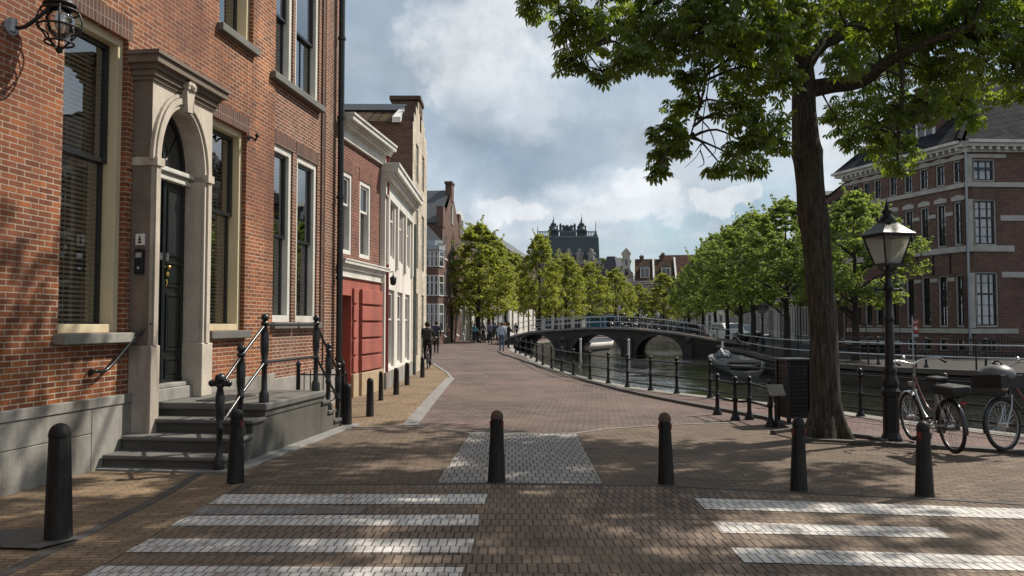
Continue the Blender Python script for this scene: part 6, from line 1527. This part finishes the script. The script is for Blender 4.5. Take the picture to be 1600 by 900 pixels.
# ------------------------------------------------------------------ people
def segd(c, e):
    d = e[1] - e[0]; k = (c - e[0]).dot(d) / max(1e-6, d.length_squared); k = max(0.0, min(1.0, k))
    return (c - (e[0] + d * k)).length
def person(label, px, Y, height, rz, shirt, trousers, hair=(.03, .02, .015), shoe=(.02, .02, .02), stride=.25, arms=.15, pose='walk', z=0.0, x=None, bag=None):
    t = thing('person', label, 'person', (Xp(px, Y) if x is None else x, Y, z), rz, None)
    s = stride
    J = {'pel': (0,0,.95), 'spi': (0,.01,1.13), 'che': (0,.015,1.34), 'nek': (0,.01,1.475), 'hb': (0,.025,1.56), 'ht': (0,.03,1.665), 'nos': (0,.115,1.60)}
    for sd, g in ((-1, 1), (1, -1)):
        q = 'L' if sd < 0 else 'R'
        J['sh'+q] = (.165*sd, .0, 1.405); J['el'+q] = (.215*sd, -.02 - arms*g*.6, 1.13); J['wr'+q] = (.215*sd, .05 - arms*g*1.2, .90)
        J['hip'+q] = (.085*sd, 0, .90); J['kn'+q] = (.095*sd, s*g*.55 + .03, .49); J['an'+q] = (.095*sd, s*g - (.05 if g < 0 else 0), .085 + (.05 if g < 0 and s > .1 else 0)); J['to'+q] = (.10*sd, s*g + .15, .035)
        if pose == 'ride':
            J['el'+q] = (.24*sd, .22, 1.20); J['wr'+q] = (.24*sd, .45, 1.08); J['kn'+q] = (.1*sd, .34, .72 if g > 0 else .56); J['an'+q] = (.1*sd, .18, .36 if g > 0 else .14); J['to'+q] = (.1*sd, .33, .33 if g > 0 else .1)
        if pose == 'lean': J['el'+q] = (.22*sd, .16, 1.16); J['wr'+q] = (.17*sd, .36, 1.06)
        if pose == 'push': J['el'+q] = (.22*sd, .08, 1.15); J['wr'+q] = (.2*sd, .30, 1.03)
        wr = Vector(J['wr'+q]); el = Vector(J['el'+q]); dd = (wr - el).normalized(); J['ha'+q] = tuple(wr + dd*.085)
        side = Vector((0, 1, 0)) if abs(dd.y) < .8 else Vector((1, 0, 0))
        for k in range(4): o_ = side*(-.027 + .018*k); J['f%d'%k+q] = tuple(wr + dd*(.085 + (.062, .075, .07, .052)[k]) + o_ + Vector((-.012*sd, 0, 0)))
        J['th'+q] = tuple(wr + dd*.07 + side*.055)
    E = [('pel','spi','S'),('spi','che','S'),('che','nek','S'),('nek','hb','K'),('hb','ht','K'),('hb','nos','K')]
    for q in 'LR':
        E += [('che','sh'+q,'S'),('sh'+q,'el'+q,'S'),('el'+q,'wr'+q,'S'),('wr'+q,'ha'+q,'K'),('pel','hip'+q,'T'),('hip'+q,'kn'+q,'T'),('kn'+q,'an'+q,'T'),('an'+q,'to'+q,'B')] + [('ha'+q,'f%d'%k+q,'K') for k in range(4)] + [('wr'+q,'th'+q,'K')]
    RD = {'pel': (.145,.115), 'spi': (.135,.105), 'che': (.155,.115), 'nek': (.055,.055), 'hb': (.08,.09), 'ht': (.07,.08), 'nos': (.015,.015)}
    rd = {'sh': .07, 'el': .048, 'wr': .032, 'ha': .032, 'hip': .095, 'kn': .062, 'an': .042, 'to': .038, 'f0': .009, 'f1': .009, 'f2': .009, 'f3': .008, 'th': .011}
    names = list(J); me = bpy.data.meshes.new('tmp'); me.from_pydata([J[n] for n in names], [(names.index(a), names.index(b)) for a, b, _ in E], [])
    ob = bpy.data.objects.new('tmp', me); COL.objects.link(ob); ob.modifiers.new('skin', 'SKIN'); sb_ = ob.modifiers.new('sub', 'SUBSURF'); sb_.levels = 1; sb_.render_levels = 1
    sv = me.skin_vertices[0].data
    for i, n in enumerate(names):
        r = RD.get(n) or (rd[n[:-1]],)*2; sv[i].radius = r; sv[i].use_root = (n == 'pel')
    dg = bpy.context.evaluated_depsgraph_get(); dg.update(); body = bpy.data.meshes.new_from_object(ob.evaluated_get(dg)); bpy.data.objects.remove(ob)
    body.name = 'body'; o = bpy.data.objects.new('body', body); COL.objects.link(o); o.parent = t; body.materials.clear()
    key = lambda c: pm('cloth %d' % len(bpy.data.materials), c, .85, var=.2, scale=8)
    for mm in (key(shirt), key(trousers), M['skin'], key(shoe)): body.materials.append(mm)
    idx = {'S': 0, 'T': 1, 'K': 2, 'B': 3}; segs = [(Vector(J[a]), Vector(J[b]), idx[k]) for a, b, k in E]
    for p_ in body.polygons:
        c = p_.center; best = min(segs, key=lambda e: segd(c, e))
        p_.material_index = best[2]; p_.use_smooth = True
    m = MB(); hv = Vector(J['hb']); m.lathe([(.09, -.02), (.105, .03), (.10, .09), (.07, .135), (.001, .155)], 10, (0, hv.y - .018, hv.z + .005)); m.build('hair', key(hair), t)
    if bag:
        m = MB(); m.box(-.15, .15, -.27, -.11, 1.02, 1.44); m.build('backpack', key(bag), t, bevel=.05)
    k = height / 1.75; t.scale = (k, k, k); return t
DK = (.018, .019, .022)
person('man in a dark grey jacket and black trousers walking away near the cream house', 682, 43.2, 1.80, R(-4), (.035, .04, .05), DK, stride=.10, shoe=(.25,.24,.22))
person('person in a pale blue white shirt, jeans and dark boots walking along the canal kerb', 784, 46.6, 1.74, R(2), (.42, .46, .52), (.06, .09, .15), hair=(.08, .04, .02), stride=.08)
person('person in a grey vest and black trousers standing in the road by the lime trunk', 766, 63.5, 1.82, R(10), (.11, .12, .15), DK, hair=(.16, .07, .03), stride=.06)
person('dark clad person leaning on the railing where the bridge begins', 797, 51.5, 1.74, R(-80), DK, DK, stride=.03, pose='lean', x=-.22)
person('person in dark coat standing by the house doors left of the lime trees', 701, 71, 1.74, R(150), (.025, .03, .03), DK, stride=.05)
person('person in a light blue top beside the bay windowed house', 690, 68, 1.68, R(120), (.15, .22, .3), DK, stride=.05)
person('short person in black by the bay windowed house front', 694, 72, 1.62, R(-60), DK, (.03, .03, .04), stride=.12)
person('person in a teal top bending over the parked bicycles', 741, 66.3, 1.66, R(-40), (.06, .20, .24), DK, stride=.05, pose='push')
person('person in a white top near the bridge ramp', 789, 63, 1.70, R(20), (.4, .38, .36), (.05, .05, .07), hair=(.22, .1, .04), stride=.1)
person('dark haired person in a grey jacket walking on the far side of the bridge ramp', 779, 68, 1.75, R(170), (.09, .09, .1), DK, stride=.1)
cy_ = thing('bicycle', None, 'bicycle'); bpy.data.objects.remove(cy_)
for (px, Y, rz, sh, lab) in ((712, 74, 100, (.06,.06,.07), 'person in a charcoal coat far along the house fronts left of the lime trunk'), (755, 72, -30, (.16,.15,.14), 'person in a brown grey top right behind the lime trunk'), (774, 76, 60, (.03,.05,.09), 'person in a navy jacket under the second lime tree'), (806, 82, 190, DK, 'person in black beside the white columns beyond the bridge ramp'), (729, 78, 15, (.3,.1,.08), 'person in a dull red top among the people under the lime trees')):
    person(lab, px, Y, 1.72, R(rz), sh, DK, stride=.1)
Yc = 28.9; rb = bicycle('dark bicycle ridden away from the viewer beside the cream house', M['bike_red'], M['bike_black']); rb.location = (Xp(668, Yc), Yc + .45, .01); rb.rotation_euler = (0, 0, R(93))
person('dark clad cyclist with a black backpack riding along the house fronts', 668, Yc + .17, 1.72, R(3), DK, (.02, .018, .02), stride=.0, pose='ride', bag=(.02, .02, .022), z=.02, hair=(.02, .015, .012))
# ------------------------------------------------------------------ sky, sun, camera
SUN_AZ, SUN_EL = R(60), R(47)
sd_ = Vector((math.sin(SUN_AZ) * math.cos(SUN_EL), math.cos(SUN_AZ) * math.cos(SUN_EL), math.sin(SUN_EL)))
L_ = bpy.data.lights.new('sun', 'SUN'); L_.energy = 5.0; L_.angle = R(.7); L_.color = (1.0, .93, .82)
so = bpy.data.objects.new('sun', L_); COL.objects.link(so); so.rotation_euler = sd_.to_track_quat('Z', 'Y').to_euler()
wd = bpy.data.worlds.new('World'); SC.world = wd; wd.use_nodes = True; nt = wd.node_tree
bgn = nt.nodes['Background']; sky = nt.nodes.new('ShaderNodeTexSky'); sky.sky_type = 'NISHITA'; sky.sun_disc = False; sky.sun_elevation = SUN_EL; sky.sun_rotation = SUN_AZ; sky.air_density = 1.0; sky.dust_density = 1.5
bgn.inputs['Strength'].default_value = .083
tc = nt.nodes.new('ShaderNodeTexCoord'); vec = tc.outputs['Generated']
sep = nt.nodes.new('ShaderNodeSeparateXYZ'); nt.links.new(vec, sep.inputs[0])
zp = math_(nt, 'ADD', math_(nt, 'MAXIMUM', sep.outputs[2], 0.0), .22)
cmb = nt.nodes.new('ShaderNodeCombineXYZ'); nt.links.new(math_(nt, 'DIVIDE', sep.outputs[0], zp), cmb.inputs[0]); nt.links.new(math_(nt, 'DIVIDE', sep.outputs[1], zp), cmb.inputs[1])
q = cmb.outputs[0]
def blob(px, py, rx, ry, soft=.8):
    d = ray(px, py).normalized(); s = nd(nt, 'ShaderNodeVectorMath', operation='SUBTRACT'); nt.links.new(warp, s.inputs[0]); s.inputs[1].default_value = d
    k = nd(nt, 'ShaderNodeVectorMath', operation='MULTIPLY'); nt.links.new(s.outputs[0], k.inputs[0]); k.inputs[1].default_value = (FOC / rx, FOC / rx * .5, FOC / ry)
    l = nd(nt, 'ShaderNodeVectorMath', operation='LENGTH'); nt.links.new(k.outputs[0], l.inputs[0])
    w = math_(nt, 'ADD', l.outputs['Value'], math_(nt, 'MULTIPLY', math_(nt, 'SUBTRACT', edge, .5), .9))
    mr = nd(nt, 'ShaderNodeMapRange'); mr.interpolation_type = 'SMOOTHSTEP'; nt.links.new(w, mr.inputs[0]); mr.inputs[1].default_value = 1.0 + .5 * soft; mr.inputs[2].default_value = 1.0 - .5 * soft; return mr.outputs[0]
wn_ = nd(nt, 'ShaderNodeTexNoise', Scale=6.0, Detail=7, Roughness=.62); nt.links.new(vec, wn_.inputs['Vector'])
ws_ = nd(nt, 'ShaderNodeVectorMath', operation='SUBTRACT'); nt.links.new(wn_.outputs['Color'], ws_.inputs[0]); ws_.inputs[1].default_value = (.5, .5, .5)
wm_ = nd(nt, 'ShaderNodeVectorMath', operation='MULTIPLY'); nt.links.new(ws_.outputs[0], wm_.inputs[0]); wm_.inputs[1].default_value = (.26, .1, .15)
wa_ = nd(nt, 'ShaderNodeVectorMath', operation='ADD'); nt.links.new(vec, wa_.inputs[0]); nt.links.new(wm_.outputs[0], wa_.inputs[1]); warp = wa_.outputs[0]
edge = noise(nt, vec, 9, 7, .58, .3); fine = noise(nt, vec, 22, 6, .6)
n1 = noise(nt, q, 1.1, 7, .55, .3); n2 = noise(nt, q, 2.3, 7, .6, .4)
cover = ramp(nt, n1, [(.36, 0.0), (.52, 1.0)])
shade = ramp(nt, math_(nt, 'ADD', math_(nt, 'MULTIPLY', n2, .7), math_(nt, 'MULTIPLY', edge, .3)), [(.38, 0.0), (.62, 1.0)])
WHITE, GREY, MID = (8.2, 8.5, 8.8), (2.75, 3.7, 4.75), (4.6, 5.5, 6.4)
lim_ = nt.nodes.new('ShaderNodeMix'); lim_.data_type = 'RGBA'; lim_.blend_type = 'DARKEN'; lim_.inputs[0].default_value = 1; nt.links.new(sky.outputs[0], lim_.inputs[6]); lim_.inputs[7].default_value = (4.0, 5.9, 8.2, 1)
cl = mixc(nt, MID, WHITE, math_(nt, 'MULTIPLY', shade, .65))
c = mixc(nt, lim_.outputs[2], cl, math_(nt, 'ADD', math_(nt, 'MULTIPLY', cover, .62), .3))
for (px, py, rx, ry, col, w, *sf) in [(610, 60, 190, 120, GREY, .75), (560, 200, 120, 60, MID, .6), (800, 60, 120, 75, WHITE, .8, .5), (745, 150, 85, 55, WHITE, .75, .4), (880, 170, 170, 60, MID, .6), (700, 205, 80, 45, GREY, .5), (860, 245, 190, 50, GREY, .85), (680, 270, 90, 45, MID, .5), (960, 335, 100, 30, WHITE, .65, .4), (775, 332, 58, 26, WHITE, .85, .35), (1000, 305, 60, 22, WHITE, .7, .35), (1105, 318, 32, 14, WHITE, .8, .35), (930, 290, 60, 25, MID, .4), (1000, 210, 120, 60, MID, .5), (1160, 240, 160, 60, WHITE, .3), (1330, 260, 60, 50, WHITE, .5), (880, 20, 40, 40, GREY, .5), (700, 330, 50, 40, MID, .5)]:
    f = math_(nt, 'MULTIPLY', blob(px, py, rx, ry, *sf), math_(nt, 'MULTIPLY', ramp(nt, fine, [(.2, .55), (.6, 1.0)]), w)); c = mixc(nt, c, col, f)
c = mixc(nt, c, ramp(nt, math_(nt, 'ADD', math_(nt, 'MULTIPLY', edge, .6), math_(nt, 'MULTIPLY', fine, .4)), [(.35, .84), (.65, 1.12)]), 1.0, 'MULTIPLY')
nt.links.new(c, bgn.inputs['Color'])
cam = bpy.data.cameras.new('camera'); co = bpy.data.objects.new('camera', cam); COL.objects.link(co); SC.camera = co
cam.sensor_width = 36; cam.lens = FOC / 1600 * 36; cam.clip_end = 3000; cam.clip_start = .05; co.location = (0, 0, CAMH); co.rotation_euler = (R(90) + PITCH, 0, 0)
SC.view_settings.view_transform = 'Standard'; SC.view_settings.look = 'None'; SC.view_settings.exposure = .32; SC.view_settings.gamma = 1
SC.render.film_transparent = False
SC.cycles.use_denoising = True; SC.cycles.max_bounces = 6; SC.cycles.transparent_max_bounces = 16; SC.cycles.sample_clamp_indirect = 8
